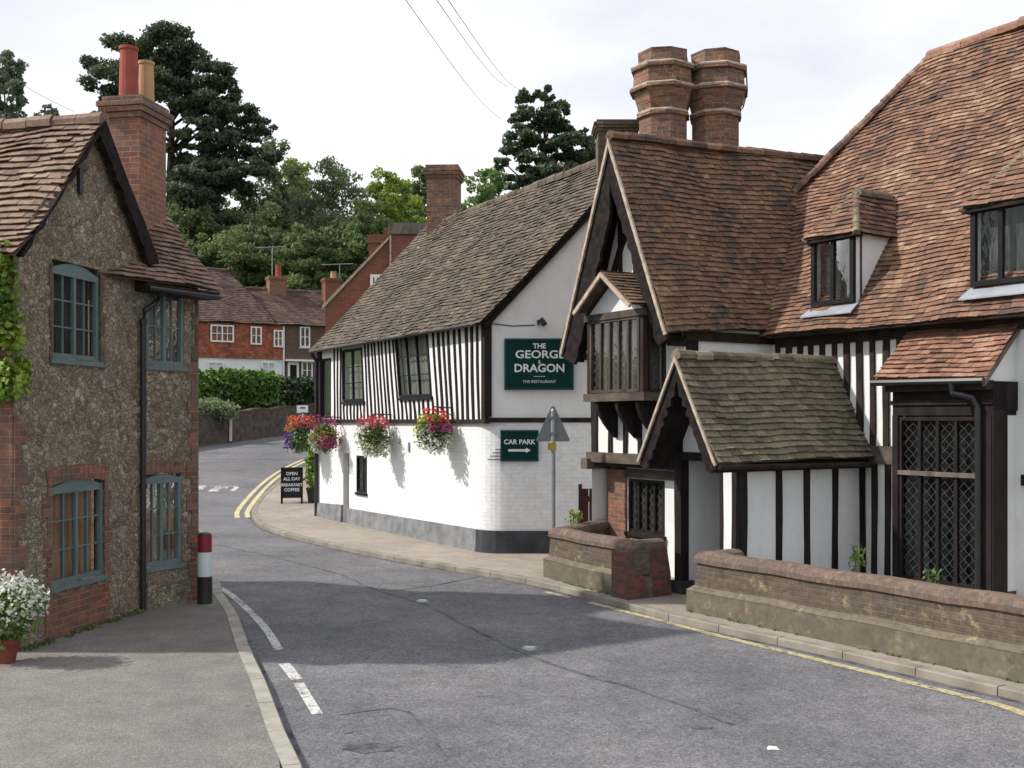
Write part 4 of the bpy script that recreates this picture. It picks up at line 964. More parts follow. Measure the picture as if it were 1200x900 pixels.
# A-board
ax, ay = G(342, 590); za = zg(ay)
ab = thing('pavement_board', 'black pavement A-board with white chalk writing outside the pub', 'sign board', (ax, ay, za))
AB = Fr((ax, ay), (.98, .2), (.2, -.98))
mb = MB()
fp_ = lambda s_, z, lean, d: AB.p(s_, za+z, lean-d)
def slab(mb, s0, s1, z0, z1, ln0, ln1, th_): 
    mb.solid([AB.p(s0, za+z0, ln0), AB.p(s1, za+z0, ln0), AB.p(s1, za+z1, ln1), AB.p(s0, za+z1, ln1)], [AB.p(s0, za+z0, ln0-th_), AB.p(s1, za+z0, ln0-th_), AB.p(s1, za+z1, ln1-th_), AB.p(s0, za+z1, ln1-th_)])
slab(mb, -.27, .27, .2, .99, .05, -.02, .02); o = mb.build('front_panel', M['blackboard'], ab)
mb = MB()
for a, b, c_, d_ in ((-.31, .31, .95, 1.03), (-.31, .31, .16, .22), (-.31, -.25, .0, 1.0), (.25, .31, .0, 1.0)): slab(mb, a, b, c_, d_, .075-.07*c_, .075-.07*d_, .045)
mb.build('frame', M['timber_dark'], ab)
mb = MB()
for a, b in ((-.31, -.26), (.26, .31)): slab(mb, a, b, 0, 1.0, -.42, -.05, .04)
slab(mb, -.26, .26, .2, .97, -.36, -.06, .02); mb.build('rear_leg', M['timber_dark'], ab)
for s_, z, tx in ((.125, .85, 'OPEN'), (.12, .70, 'ALL DAY'), (.115, .53, 'BREAKFAST'), (.125, .39, 'COFFEE')): text(tx, AB, 0, za+z, .062-.07*z+.012, s_, 'chalk', ab, bold=.004)
# pot with tall climber at the pub corner
qx, qy = G(366, 589); qz = zg(qy)
tp = thing('tall_potted_plant', 'tall yellow green plant in a black pot by the pub downpipe', 'potted plant', (qx, qy, qz))
mb = MB(); mb.loft([[(x, y, z+qz) for x, y, z in lp] for lp in cyl(qx, qy, ((.12, 0), (.17, .38), (.19, .38), (.19, .42), (.15, .42)), 14)]); mb.build('pot', M['black_metal'], tp)
leaves('foliage', 'leaf_ivy', tp, [(qx, qy, qz+.7, .2, .2, .3), (qx, qy, qz+1.1, .2, .2, .35), (qx+.03, qy, qz+1.5, .16, .16, .3)], 900, .08, seed=31)
mb = MB(); mb.tube([(qx, qy, qz+.3), (qx+.02, qy, qz+1.0), (qx, qy, qz+1.6)], .018, 6); mb.build('stem', M['bark'], tp)

# warning sign seen from behind
px_, py_ = .69, 17.9
ws = thing('warning_sign', 'grey back of a triangular road sign on a steel pole before the pub', 'road sign', (px_, py_, 0))
mb = MB(); mb.loft(cyl(px_, py_, ((.038, -.05), (.038, EYE+(HZ-481)*17.9/F), (.02, EYE+(HZ-479)*17.9/F)), 12)); mb.build('pole', M['grey_metal'], ws)
WS = Fr((px_, py_+.06), (1, 0), (0, -1)); z0 = EYE+(HZ-517.5)*17.9/F; z1 = EYE+(HZ-476)*17.9/F
mb = MB(); fpoly(mb, WS, [(-.27, z0), (.27, z0), (.285, z0+.03), (.025, z1), (-.025, z1), (-.285, z0+.03)], -.004, .004); o = mb.build('plate', M['sign_back'], ws)
mb = MB(); fbox(mb, WS, -.06, .06, z0+.12, z0+.16, .004, .1); fbox(mb, WS, -.06, .06, z0+.38, z0+.42, .004, .1); mb.build('clamp', M['sign_back'], ws)
mb = MB(); fbox(mb, WS, -.09, .05, z0-.14, z0-.02, .0, .11); mb.build('label_tag', plain('ochre_tag', (.42, .30, .06), .6, .2, 6), ws)
# weeds on the low wall and at the foot of the porch
for (x, y, z, lab, h, num) in ((1.05, 17.75, .78, 'small yellow green plant sprouting behind the short low wall', .2, 110), (4.6, 14.2, .5, 'green weed growing against the porch panels', .32, 80), (5.35, 13.6, .35, 'small green weed under the big leaded bay window', .25, 50)):
    t = thing('weed', lab, 'weed', (x, y, z-.1))
    mb = MB(); 
    for k in range(4): mb.tube([(x, y, z-.4), (x+.05*math.cos(k*2), y+.04*math.sin(k*2), z+h*.5), (x+.12*math.cos(k*2), y+.1*math.sin(k*2), z+h)], .006, 4)
    mb.build('stem', M['leaf_mid'], t, smooth=False)
    leaves('foliage', 'leaf_ivy' if z > .7 else 'leaf_mid', t, [(x, y, z+h*.4, .13, .1, h*.5), (x, y, z+h*.8, .1, .08, h*.3)], num, .045, seed=int(x*10))

# ================================================================== TIMBER HOUSE (right)
RO = Vector((5.19, 15.82)); E1v = Vector((.529, -.848)); E2v = Vector((.848, .529))
RW = Fr(RO, E1v, -E2v)                         # main wall, d = outwards to the road
def rp(s, d): return RO+E1v*s-E2v*d
def side(s, d, out=1): return Fr(rp(s, d), E2v, E1v*out)      # wall running inwards from (s,d), facing the camera side
th = thing('timber_house', 'old timber framed house with steep clay tiled roofs, gabled wing, porch and bay', 'house', (5, 16, 0))
EZ = 3.82
# ---- main roof
Rl = RW.p(-1.246, 8.84, -3.25); e_l = RW.p(-4.90, EZ, .35); e_r = RW.p(5.6, EZ+.02, .35); Rr = RW.p(5.6, 8.95, -3.25)
mb = MB(); slope(mb, e_l, e_r, Rr, Rl, sd=11, sag=.07, g=.094, th=.024, tw=.145, wz=1.5, jit=1.2)
bk = RW.p(-4.90, EZ, -6.85)
slope(mb, bk, e_l, Rl, Rl, sd=12, g=.11, th=.02)
mr = mb.build('roof', M['t_right'], th, fix=False)
mb = MB(); mb.face([e_r, Rr, RW.p(5.6, EZ, -6.85)]); mb.face([bk, Rl, Rr, RW.p(5.6, EZ, -6.85)]); mb.build('rear_slope', M['t_right'], mr, fix=False)
mb = MB(); ridge(mb, Rl, Rr, .13, .33); o = mb.build('ridge_tiles', M['t_bay'], mr, fix=False)
mb = MB(); ridge(mb, e_l+Vector((0, 0, .03)), Rl+Vector((0, 0, .0)), .09, .12); mb.build('hip_tiles', M['t_right'], mr, fix=False)
# ---- main wall and its framing
mb = MB(); wall(mb, RW, -4.55, 5.6, -.1, EZ+.1); wall(mb, side(-4.55, 0, -1), 0, 6.5, -.1, EZ+.1); wall(mb, side(5.6, 0), 0, 6.5, -.1, EZ+.1); wall(mb, Fr(rp(5.6, -6.5), -E1v, E2v), 0, 10.15, -.1, EZ+.1)
mb.build('main_wall', M['white'], th)
lst = []; s = -1.68
while s < .95:
    lst.append((s, s+random.uniform(-.015, .015), 2.12, EZ-.02, random.uniform(.085, .115)))
    if s > .05: lst.append((s+.03, s+.03, 0, 1.86, .09))
    s += .236
studs(th, RW, lst, -.02, .03, 'timber_dark')
mb = MB(); fbox(mb, RW, .08, .95, 1.86, 2.12, -.02, .055); mb.build('mid_beam', M['timber_beam'], th)
mb = MB(); fbox(mb, RW, -1.7, 5.6, EZ-.16, EZ+.02, -.02, .05); mb.build('wall_plate', M['timber_dark'], th)
mb = MB(); fbox(mb, RW, -1.6, 5.5, EZ-.02, EZ+.05, .05, .33); mb.build('eaves_soffit', M['timber_dark'], th)
# bright end panels beyond the bay
studs(th, RW, [(3.3, 3.3, 0, EZ-.1, .12), (4.1, 4.1, 0, EZ-.1, .12), (4.9, 4.9, 0, EZ-.1, .12)], -.02, .04, 'timber')
mb = MB(); fbox(mb, RW, 2.55, 5.6, 1.66, 1.80, -.02, .045); mb.build('mid_rail', M['timber'], th)

# ---- bay with lean-to roof
BY = RW.shift(0, .5); b0, b1 = .96, 2.46
bt = 2.98
mb = MB(); fbox(mb, BY, b0, b1, -.1, .30, -.5, .02); mb.build('bay_base', M['brick_low'], th)
mb = MB(); fbox(mb, BY, b0, b1, 2.56, bt, -.5, .02); mb.build('bay_head_boards', M['timber'], th)
mb = MB(); fbox(mb, BY, b0-.02, b1+.02, 2.70, 2.76, .0, .05); fbox(mb, BY, b0-.02, b1+.02, 2.88, 3.0, .0, .16); mb.build('bay_fascia', M['timber_dark'], th)
for a, b in ((b0, b0+.09), (b1-.20, b1)):
    mb = MB(); fbox(mb, BY, a, b, .30, 2.56, -.1, .03); mb.build('bay_post', M['timber'], th)
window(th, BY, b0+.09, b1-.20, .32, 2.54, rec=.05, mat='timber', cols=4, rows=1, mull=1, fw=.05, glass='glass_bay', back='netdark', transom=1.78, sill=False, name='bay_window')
bs = side(b1, .5)                              # camera-facing side of the bay
mb = MB(); fbox(mb, bs, 0, .5, -.1, 2.98, -.06, -.01); mb.build('bay_side', M['white_dull'], th)
for a, b, z0, z1 in ((-.02, .28, -.05, 2.98), (.0, .5, 2.62, 2.99)):
    mb = MB(); fbox(mb, bs, a, b, z0, z1, -.01, .025); mb.build('bay_side_post', M['timber'], th)
mb = MB(); mb.face([bs.p(-.1, 2.99, .0), bs.p(.5, 2.99, .0), bs.p(.5, 3.68, .0)]); mb.build('bay_side_gable', M['white_dull'], th)
mb = MB(); B0 = RW.p(b0-.14, 3.05, .72); B1 = RW.p(b1+.06, 3.05, .72); T1 = RW.p(b1+.06, 3.74, .0); T0 = RW.p(b0-.14, 3.74, .0)
slope(mb, B0, B1, T1, T0, sd=14, g=.095, th=.026, wz=.9, jit=1.4); br_ = mb.build('bay_roof', M['t_bay'], th, fix=False)
mb = MB(); q = [(.5-.72-.02, 3.0), (.54, 3.74), (.54, 3.66), (.5-.72+.03, 2.93)]
q = [(-.24, 3.0), (.5, 3.72), (.5, 3.64), (-.24, 2.92)]; fpoly(mb, bs, q, .02, .06); mb.build('verge_board', M['timber_grey'], br_)
mb = MB(); mb.tube([RW.p(b0-.16, 3.01, .76), RW.p(b1+.05, 2.99, .76)], .045, 8); mb.build('gutter', M['black_metal'], th)
mb = MB(); mb.tube([RW.p(2.05, 2.98, .76), RW.p(2.06, 2.84, .75), RW.p(2.26, 2.78, .62), RW.p(2.31, 2.66, .58), RW.p(2.31, 0, .58)], .042, 8); mb.build('downpipe', M['black_metal'], th)

# ---- dormers
def roof_z(d): return EZ+.03+(.35-d)/3.6*(8.84-EZ)
def dormer(sc, dfront, hw, zb, zt, label=None, over=.12):
    f = RW.shift(sc, dfront); rr = thing  # noqa
    o = None
    mb = MB(); back = 1.1
    # cheeks
    for sg in (-1, 1):
        mb.solid([f.p(sg*hw, zb-.1, 0), f.p(sg*hw, zt, 0), f.p(sg*hw, zt, -back), f.p(sg*hw, zb-.1, -.1)], [f.p(sg*(hw-.04), zb-.1, 0), f.p(sg*(hw-.04), zt, 0), f.p(sg*(hw-.04), zt, -back), f.p(sg*(hw-.04), zb-.1, -.1)])
    do = mb.build('dormer', M['white'], th)
    wn = window(th, f, -hw-.01, hw+.01, zb, zt, rec=-.0, mat='dark_window', cols=2, rows=1, mull=1, fw=.07, back='netdark', sill=False, name='dormer_window')
    mb = MB(); mb.solid([f.p(-hw-.08, zb-.16, .22), f.p(hw+.1, zb-.16, .22), f.p(hw+.05, zb+.01, -.02), f.p(-hw-.05, zb+.01, -.02)], [f.p(-hw-.08, zb-.18, .22), f.p(hw+.1, zb-.18, .22), f.p(hw+.05, zb-.02, -.02), f.p(-hw-.05, zb-.02, -.02)]); mb.build('flashing', M['lead'], do)
    zr = zt+.72; ez = zt-.03; hx = hw+over
    mb = MB()
    A_ = f.p(-hx, ez, over); B_ = f.p(hx, ez, over); T = f.p(0, zr, -.5)
    slope(mb, A_, B_, T, T, sd=20, g=.10, th=.024, jit=1.3)
    Tb = f.p(0, zr, -1.9)
    for sg in (-1, 1):
        e0 = f.p(sg*hx, ez, over); e1_ = f.p(sg*hx, ez, -1.6)
        if sg > 0: slope(mb, e0, e1_, Tb, T, sd=21, g=.10, th=.024, jit=1.3)
        else: slope(mb, e0, e1_, Tb, T, sd=22, g=.10, th=.024, jit=1.3)
    mb.build('dormer_roof', M['t_right'], do, fix=False)
    mb = MB(); ridge(mb, T, f.p(0, zr+.0, -1.25), .1, .3); ridge(mb, A_, T, .06, .11); ridge(mb, B_, T, .06, .11); mb.build('dormer_ridge_tiles', M['t_porch'], do, fix=False)
    mb = MB(); fbox(mb, f, -hx+.02, hx-.02, ez-.05, ez+.01, -.05, over-.01); mb.build('dormer_eaves', M['timber'], do)
dormer(-.47, .06, .40, EYE+(HZ-357)*16.2/F, EYE+(HZ-276)*16.2/F)
# second dormer: left corner at photo column 1140
dd = .06; fq = RW.shift(0, dd); sl = fq.px(1141, 300)[0]; Yq = (fq.o+fq.t*sl).y
dormer(sl+.42, dd, .42, EYE+(HZ-337)*Yq/F, EYE+(HZ-243)*Yq/F)

# ---- gabled wing towards the road
W0, W1 = -4.168, -1.80; WD = 1.90; WA = -3.12; WZ = 7.08
WF = RW.shift(0, WD); GD_ = 2.32                       # gable overhang plane
mb = MB(); wall(mb, WF, W0, W1, 1.83, EZ, top=[(W0, EZ-.0), (W1, EZ), (WA+.02, WZ-.35)]); mb.build('wing_gable_wall', M['white'], th)
wsd = side(W1, WD)
mb = MB(); wall(mb, wsd, 0, 1.9, -.1, EZ+.1); mb.build('wing_side_wall', M['white_dull'], th)
mb = MB(); wall(mb, side(W0, WD, -1), 0, 1.9, -.1, EZ+.1); mb.build('wing_far_wall', M['white_dull'], th)
mb = MB(); fbox(mb, wsd, .05, .28, EZ-.8, EZ-.05, 0, .03); mb.build('side_opening_board', M['timber'], th)
mb = MB(); fbox(mb, wsd, -.0, 1.9, EZ-.1, EZ+.05, 0, .05); mb.build('wing_wall_plate', M['timber_dark'], th)
# roof slopes
a0 = RW.p(-1.66, EZ-.0, GD_); a1 = RW.p(-1.66, EZ+.32, -3.1); r0 = RW.p(WA, WZ, GD_); r1 = RW.p(WA, WZ+.32, -3.1)
mb = MB(); slope(mb, a0, a1, r1, r0, sd=31, sag=.05, g=.10, th=.027, tw=.15, wz=1.5, jit=1.4, ridge_sag=.07)
c0 = RW.p(-4.50, EZ-.14, GD_); c1 = RW.p(-4.50, EZ+.18, -3.1)
slope(mb, c0, c1, r1, r0, sd=32, g=.13, th=.02, tw=.2)
wr = mb.build('wing_roof', M['t_wing'], th, fix=False)
mb = MB(); ridge(mb, r0+Vector((0, 0, .03)), r1+Vector((0, 0, -.02)), .10, .33); mb.build('ridge_tiles', M['t_wing'], wr, fix=False)
# verge mortar line, bargeboards, soffit
GF = RW.shift(0, GD_)
def barge(f, foot, top, wd, d0, d1, mat, nm='bargeboard', wav=.02, n=18, parent=th, kk=1.7):
    A_ = Vector(foot); B_ = Vector(top); u = (B_-A_).normalized(); nn = Vector((u.y, -u.x)); nn = nn if nn.y < 0 else -nn; mb = MB()
    up = [A_.lerp(B_, i/n) for i in range(n+1)]; lo = [p+nn*(wd+wav*abs(math.sin(i*kk))) for i, p in enumerate(up)]
    for q_ in lo:
        if (q_.x-B_.x)*(A_.x-B_.x) < 0: q_.x, q_.y = B_.x, B_.y-wd/abs(u.x)
    for i in range(n): mb.solid([f.p(*q, d0) for q in (up[i], up[i+1], lo[i+1], lo[i])], [f.p(*q, d1) for q in (up[i], up[i+1], lo[i+1], lo[i])])
    return mb.build(nm, M[mat], parent)
for foot in ((-1.68, EZ-.03), (-4.49, EZ-.17)):
    barge(GF, foot, (WA, WZ-.03), .05, .0, .035, 'verge', 'verge_mortar', .008, 30)
    barge(GF, (foot[0], foot[1]-.06), (WA, WZ-.11), .24 if foot[0] > -3 else .40, -.07, -.01, 'barge', wav=.05, n=24)
mb = MB()                                       # dark boards closing the underside of the overhang
for foot in ((-1.76, EZ-.14), (-4.42, EZ-.26)):
    mb.solid([GF.p(*foot, -.06), GF.p(WA, WZ-.26, -.06), GF.p(WA, WZ-.26, -.44), GF.p(*foot, -.44)], [GF.p(foot[0], foot[1]-.06, -.06), GF.p(WA, WZ-.38, -.06), GF.p(WA, WZ-.38, -.44), GF.p(foot[0], foot[1]-.06, -.44)])
mb.build('overhang_soffit', M['barge'], th)
# framing of the gable
studs(th, WF, [(W0+.1, W0+.1, 1.85, EZ-.2, .16), (W0+.55, W0+.55, 1.95, 2.9, .09), (W0+.95, W0+.95, 1.95, 2.9, .09), (W0+1.33, W0+1.33, 1.95, 2.9, .09), (W1-.62, W1-.62, 1.95, 2.9, .09), (W1-.32, W1-.32, 1.95, 2.9, .09), (-3.35, -3.35, 4.6, 5.9, .09), (-2.95, -2.95, 4.6, 6.0, .09), (-2.6, -2.6, 4.6, 5.4, .09)], -.02, .03, 'timber')
mb = MB(); pts = [(-3.72, 4.6), (-3.58, 5.0), (-3.38, 5.4), (-3.14, 5.75)]
fpoly(mb, WF, pts+[(p[0]+.12, p[1]-.05) for p in pts[::-1]], -.02, .035); mb.build('curved_brace', M['timber'], th)
mb = MB(); pts = [(-2.45, 4.6), (-2.5, 5.0), (-2.68, 5.4), (-2.9, 5.75)]; fpoly(mb, WF, pts+[(p[0]-.12, p[1]-.05) for p in pts[::-1]], -.02, .035); mb.build('curved_brace', M['timber'], th)
mb = MB(); fbox(mb, WF, W0+.42, W1-.42, 4.45, 4.6, -.02, .04); mb.build('gable_tie_beam', M['timber_dark'], th)
mb = MB(); fbox(mb, WF, W0-.05, W1-.02, 1.78, 1.95, -.12, .09); mb.build('jetty_bressumer', M['timber_beam'], th)
mb = MB(); fbox(mb, WF, W0-.1, W0+.08, 1.66, 1.84, -.35, .16); mb.build('jetty_beam_end', M['timber_beam'], th)
# oriel
o0, o1, oz0, oz1, od = -3.705, -2.235, 2.93, 4.14, .42
OF = RW.shift(0, WD+od)
mb = MB(); fbox(mb, OF, o0-.06, o1+.06, oz0-.13, oz0, -od-.02, .05); mb.build('oriel_sill', M['timber_beam'], th)
mb = MB(); fbox(mb, OF, o0-.04, o1+.04, oz1-.02, oz1+.09, -od-.02, .05); mb.build('oriel_head', M['oriel_oak'], th)
for a in (o0, o1-.09):
    mb = MB(); fbox(mb, OF, a, a+.09, oz0, oz1, -.08, .015); mb.build('oriel_post', M['timber_dark'], th)
window(th, OF, o0+.09, o1-.09, oz0+.01, oz1-.02, rec=.03, mat='oriel_oak', cols=5, rows=1, mull=1, fw=.045, glass='glass_lead', back='oldnet', sill=False, name='oriel_window')
OS = Fr(rp(o1, WD+od), E2v, E1v)
window(th, OS, .10, od, oz0+.01, oz1-.02, rec=.03, mat='timber_dark', cols=1, rows=1, fw=.045, glass='glass_lead', back='netdark', sill=False, name='oriel_side_window')
OS2 = Fr(rp(o0, WD+od), E2v, -E1v); mb = MB(); fbox(mb, OS2, .0, od, oz0, oz1, -.03, .0); mb.build('oriel_far_side', M['timber_dark'], th)
mb = MB()
for a in (-3.5, -2.97, -2.45):
    for k in range(5):
        t0, t1 = k/5, (k+1)/5; h = lambda t: od*.95*(1-(1-t)**1.8)
        zz0, zz1 = 2.2+.6*t0, 2.2+.6*t1
        mb.solid([WF.p(a, zz0, .0), WF.p(a+.07, zz0, 0), WF.p(a+.07, zz0, .03+h(t0)), WF.p(a, zz0, .03+h(t0))], [WF.p(a, zz1, .0), WF.p(a+.07, zz1, 0), WF.p(a+.07, zz1, .03+h(t1)), WF.p(a, zz1, .03+h(t1))])
mb.build('oriel_brackets', M['timber'], th)
oc = (o0+o1)/2; ORF = OF.shift(0, .28)
mb = MB(); ea = ORF.p(oc+.76, 4.28, 0); eb = ORF.p(oc+.76, 4.28, -1.0); ta = ORF.p(oc, 4.86, 0); tb = ORF.p(oc, 4.86, -1.0); ec = ORF.p(oc-.76, 4.28, 0); ed = ORF.p(oc-.76, 4.28, -1.0)
slope(mb, ea, eb, tb, ta, g=.095, th=.022, wz=.6); slope(mb, ec, ed, tb, ta, g=.095, th=.022, wz=.6); oro = mb.build('oriel_roof', M['t_wing'], th, fix=False)
barge(ORF, (oc+.76, 4.27), (oc, 4.85), .06, -.02, .02, 'verge', 'oriel_verge', .004, 8, oro); barge(ORF, (oc-.76, 4.27), (oc, 4.85), .06, -.02, .02, 'verge', 'oriel_verge', .004, 8, oro)
mb = MB(); fpoly(mb, OF, [(oc-.70, 4.23), (oc+.70, 4.23), (oc, 4.76)], -.05, .0); mb.build('oriel_gable', M['white_dull'], th)
# ground floor of the wing, set back under the jetty
WG = RW.shift(0, WD-.28)
pa = WG.px(713, 590)[0]; pbx = WG.px(735, 590)[0]; wa_ = WG.px(737, 590)[0]; wb_ = WG.px(779, 590)[0]
wz = (WG.px(757, 625)[1], WG.px(757, 562)[1])
mb = MB(); wall(mb, WG, pbx, W1, -.1, 1.84, [(wa_, wb_, wz[0], wz[1])], .15); mb.build('wing_ground_wall', M['white_dull'], th)
mb = MB(); fbox(mb, WG, pa, pbx, -.1, 1.66, -.25, .04); mb.build('brick_pier', M['brick_red'], th)
mb = MB(); fbox(mb, WG, pbx+.02, wb_+.05, -.1, wz[0]-.08, -.02, .03); mb.build('under_window_brickwork', M['brick_red'], th)
mb = MB(); fbox(mb, WG, pbx-.02, W1, wz[1]+.02, wz[1]+.16, -.05, .05); mb.build('window_lintel', M['timber_beam'], th)
window(th, WG, wa_, wb_, wz[0], wz[1], rec=.05, mat='timber', cols=4, rows=1, mull=1, fw=.05, glass='glass_lead', back='netdark', silld=.07)
mb = MB(); WB2 = RW.shift(0, .6); wall(mb, WB2, W0, pbx, -.1, 1.8); mb.build('recess_wall', M['white_dull'], th)
mb = MB(); fbox(mb, RW, W0, W1, 1.72, 1.80, .0, WD); mb.build('jetty_floor', M['timber_dark'], th)

# ---- porch
q0, q1, pd = -1.12, .05, 2.59; PS = side(q1, pd); PP = RW.shift(0, pd)
mb = MB(); wall(mb, PS, 0, pd, -.1, 2.0); mb.build('porch_side_wall', M['white_dull'], th)
mb = MB(); PI_ = side(q0+.06, pd-.0); wall(mb, PI_, 0.06, pd, -.1, 2.5); wall(mb, side(q0-.03, pd, -1), 0, pd, -.1, 2.0); mb.build('porch_inner_wall', M['white_dull'], th)
xs_ = [868, 910, 943, 976, 1008]; lst = []
for x in xs_: a = PS.px(x, 600)[0]; lst.append((a+.03, a+.03, 0, 1.9, .125 if x == 868 else .10))
studs(th, PS, lst, -.02, .03, 'timber')
mb = MB(); fbox(mb, PS, -.02, pd, 1.86, 1.98, -.03, .05); mb.build('porch_wall_plate', M['timber'], th)
mb = MB(); fbox(mb, PP, q0-.07, q0+.07, 0.02, 2.45, -.14, .01); mb.build('porch_post', M['timber'], th)
mb = MB(); fbox(mb, PP, q0-.12, q0+.12, -.1, .18, -.2, .05); mb.build('post_base', M['plinth_dark'], th)
mb = MB(); fbox(mb, PP, q1-.24, q1-.05, .55, 1.9, -.04, .0); mb.build('porch_front_panel', M['white'], th)
mb = MB(); fbox(mb, PP, q1-.26, q1+.02, -.1, .55, -.05, .015); mb.build('porch_front_footing', M['plinth'], th)
studs(th, PP, [(q1-.27, q1-.27, .5, 1.9, .06), (q1-.02, q1-.02, 0, 1.9, .09)], -.06, .012, 'timber')
studs(th, RW.shift(0, pd-.25), [(q0-.32, q0-.32, 0, 1.9, .06)], -.02, .02, 'timber')
mb = MB(); fbox(mb, RW.shift(0, pd-.25), q0-.29, q0-.12, .5, 1.85, -.04, .0); mb.build('porch_front_panel', M['white'], th)
mb = MB(); fbox(mb, PS, .25, 1.5, .42, .48, -.42, -.03); fbox(mb, PS, .25, .3, 0, .42, -.4, -.04); mb.build('porch_bench', M['timber_dark'], th)
pc = (q0+q1)/2-.0; PG = RW.shift(0, pd+.55); hwp = .83; PEZ, PRZ = 1.93, 3.40
mb = MB(); ea = PG.p(pc+hwp, PEZ, 0); eb = PG.p(pc+hwp, PEZ+.03, -pd-.55); ta = PG.p(pc, PRZ, 0); tb = PG.p(pc, PRZ+.02, -pd-.55); ec = PG.p(pc-hwp, PEZ, 0); ed = PG.p(pc-hwp, PEZ, -pd-.55)
slope(mb, ea, eb, tb, ta, sd=41, sag=.05, g=.10, th=.028, tw=.17, wz=1.3, jit=1.3); slope(mb, ec, ed, tb, ta, sd=42, g=.10, th=.024)
prf = mb.build('porch_roof', M['t_porch'], th, fix=False)
mb = MB(); ridge(mb, ta, tb, .09, .3); mb.build('ridge_tiles', M['t_porch'], prf, fix=False)
for sg in (-1, 1):
    barge(PG, (pc+sg*(hwp-.01), PEZ-.02), (pc, PRZ-.02), .035, -.0, .03, 'verge', 'verge_mortar', .006, 20, prf)
    barge(PG, (pc+sg*(hwp-.03), PEZ-.07), (pc, PRZ-.08), .13, -.06, -.01, 'barge', 'porch_bargeboard', .07, 22, prf, 1.45)
mb = MB()
for sg in (-1, 1):
    f0 = (pc+sg*(hwp-.09), PEZ-.09); t0 = (pc, PRZ-.22)
    mb.solid([PG.p(*f0, -.05), PG.p(*t0, -.05), PG.p(*t0, -pd-.5), PG.p(*f0, -pd-.5)], [PG.p(f0[0], f0[1]-.04, -.05), PG.p(t0[0], t0[1]-.05, -.05), PG.p(t0[0], t0[1]-.05, -pd-.5), PG.p(f0[0], f0[1]-.04, -pd-.5)])
mb.build('porch_rafters', M['timber'], th)
mb = MB(); fpoly(mb, PP, [(q0-.05, 2.02), (q1+.02, 2.02), (pc, 3.15)], -.1, -.03); mb.build('porch_gable_panel', M['white_dull'], th)
mb = MB(); fbox(mb, PP, q0-.07, q1+.04, 1.92, 2.04, -.13, .02); mb.build('porch_tie_beam', M['timber'], th)
mb = MB(); mb.tube([PG.p(pc+hwp+.03, PEZ-.05, .0), PG.p(pc+hwp+.03, PEZ-.07, -pd-.4)], .035, 8); mb.build('gutter', M['timber_dark'], th)

# ---- twin polygonal chimney stacks
def oct_stack(cx_, cy_, zb, zt, r, label=None):
    n = 8; a0 = R(22.5)+math.atan2(E1v.y, E1v.x)
    lp = lambda rr, z: [(cx_+rr*math.cos(a0+2*math.pi*i/n), cy_+rr*math.sin(a0+2*math.pi*i/n), z) for i in range(n)]
    def star(rr, z): return [(cx_+(rr if i % 2 else rr*.9)*math.cos(a0+math.pi*i/n), cy_+(rr if i % 2 else rr*.9)*math.sin(a0+math.pi*i/n), z) for i in range(2*n)]
    mb = MB(); H = zt-zb; sh_ = zt-1.62
    mb.loft([lp(r, zb), lp(r, zt-1.02)]); o = mb.build('chimney', M['brick_chim'], th)
    mb = MB()
    prof = [(1.0, 1.20), (1.09, 1.19), (1.09, 1.13), (1.0, 1.12), (1.03, 1.05), (1.08, .98), (1.12, .92), (1.17, .86), (1.22, .80), (1.27, .74), (1.37, .73), (1.37, .68), (1.24, .67), (1.22, .37), (1.34, .36), (1.34, .30), (1.13, .29), (1.05, .24), (1.03, .05), (1.05, .0), (.75, .0)]
    mb.loft([[(x+random.uniform(-.014, .014), y+random.uniform(-.014, .014), z+random.uniform(-.012, .012)) for x, y, z in lp(r*k, zt-h)] for k, h in prof]); mb.build('oversailing_head', M['brick_chim'], o)
    for k, h, hh in ((1.375, .68, .0), (1.345, .30, .0), (1.10, 1.13, .0)):
        mb = MB(); mb.loft([lp(r*k, zt-h-.012), lp(r*(k+.01), zt-h+.016), lp(r*(k-.05), zt-h+.04)]); mb.build('lichened_string_course', M['verge'], o)
    return o
oct_stack((777-600)/F*19.6, 19.6, 3.0, EYE+(HZ-64)*19.6/F, .455)
oct_stack((838.5-600)/F*19.75, 19.75, 3.0, EYE+(HZ-66)*19.75/F, .455)
mb = MB(); xa, ya = (868-600)/F*19.6, 19.5
mb.tube([(xa, ya, EYE+(HZ-90)*19.6/F), (xa+.08, ya, EYE+(HZ-88)*19.6/F), (xa+.10, ya, EYE+(HZ-108)*19.6/F), (xa+.02, ya, EYE+(HZ-128)*19.6/F), (xa-.06, ya, EYE+(HZ-134)*19.6/F)], .014, 5); mb.build('chimney_cable', M['black_metal'], th)

# gate between pub and wing
gt = thing('side_gate', 'dark red brown wooden gate between the pub and the gabled wing', 'gate', (1.4, 18.9, 0))
GT = Fr((1.18, 18.9), (1, .0), (0, -1))
mb = MB()
for i in range(5): fbox(mb, GT, .06+i*.13, .06+i*.13+.115, .05, 1.28, -.03, 0)
mb.build('boards', M['gate'], gt); mb = MB(); fbox(mb, GT, 0, .06, 0, 1.36, -.06, .03); mb.build('gate_post', M['gate'], gt)
mb = MB(); fbox(mb, GT, .06, .70, 1.05, 1.15, 0, .03); fbox(mb, GT, .06, .70, .25, .35, 0, .03); mb.build('rail', M['gate'], gt)

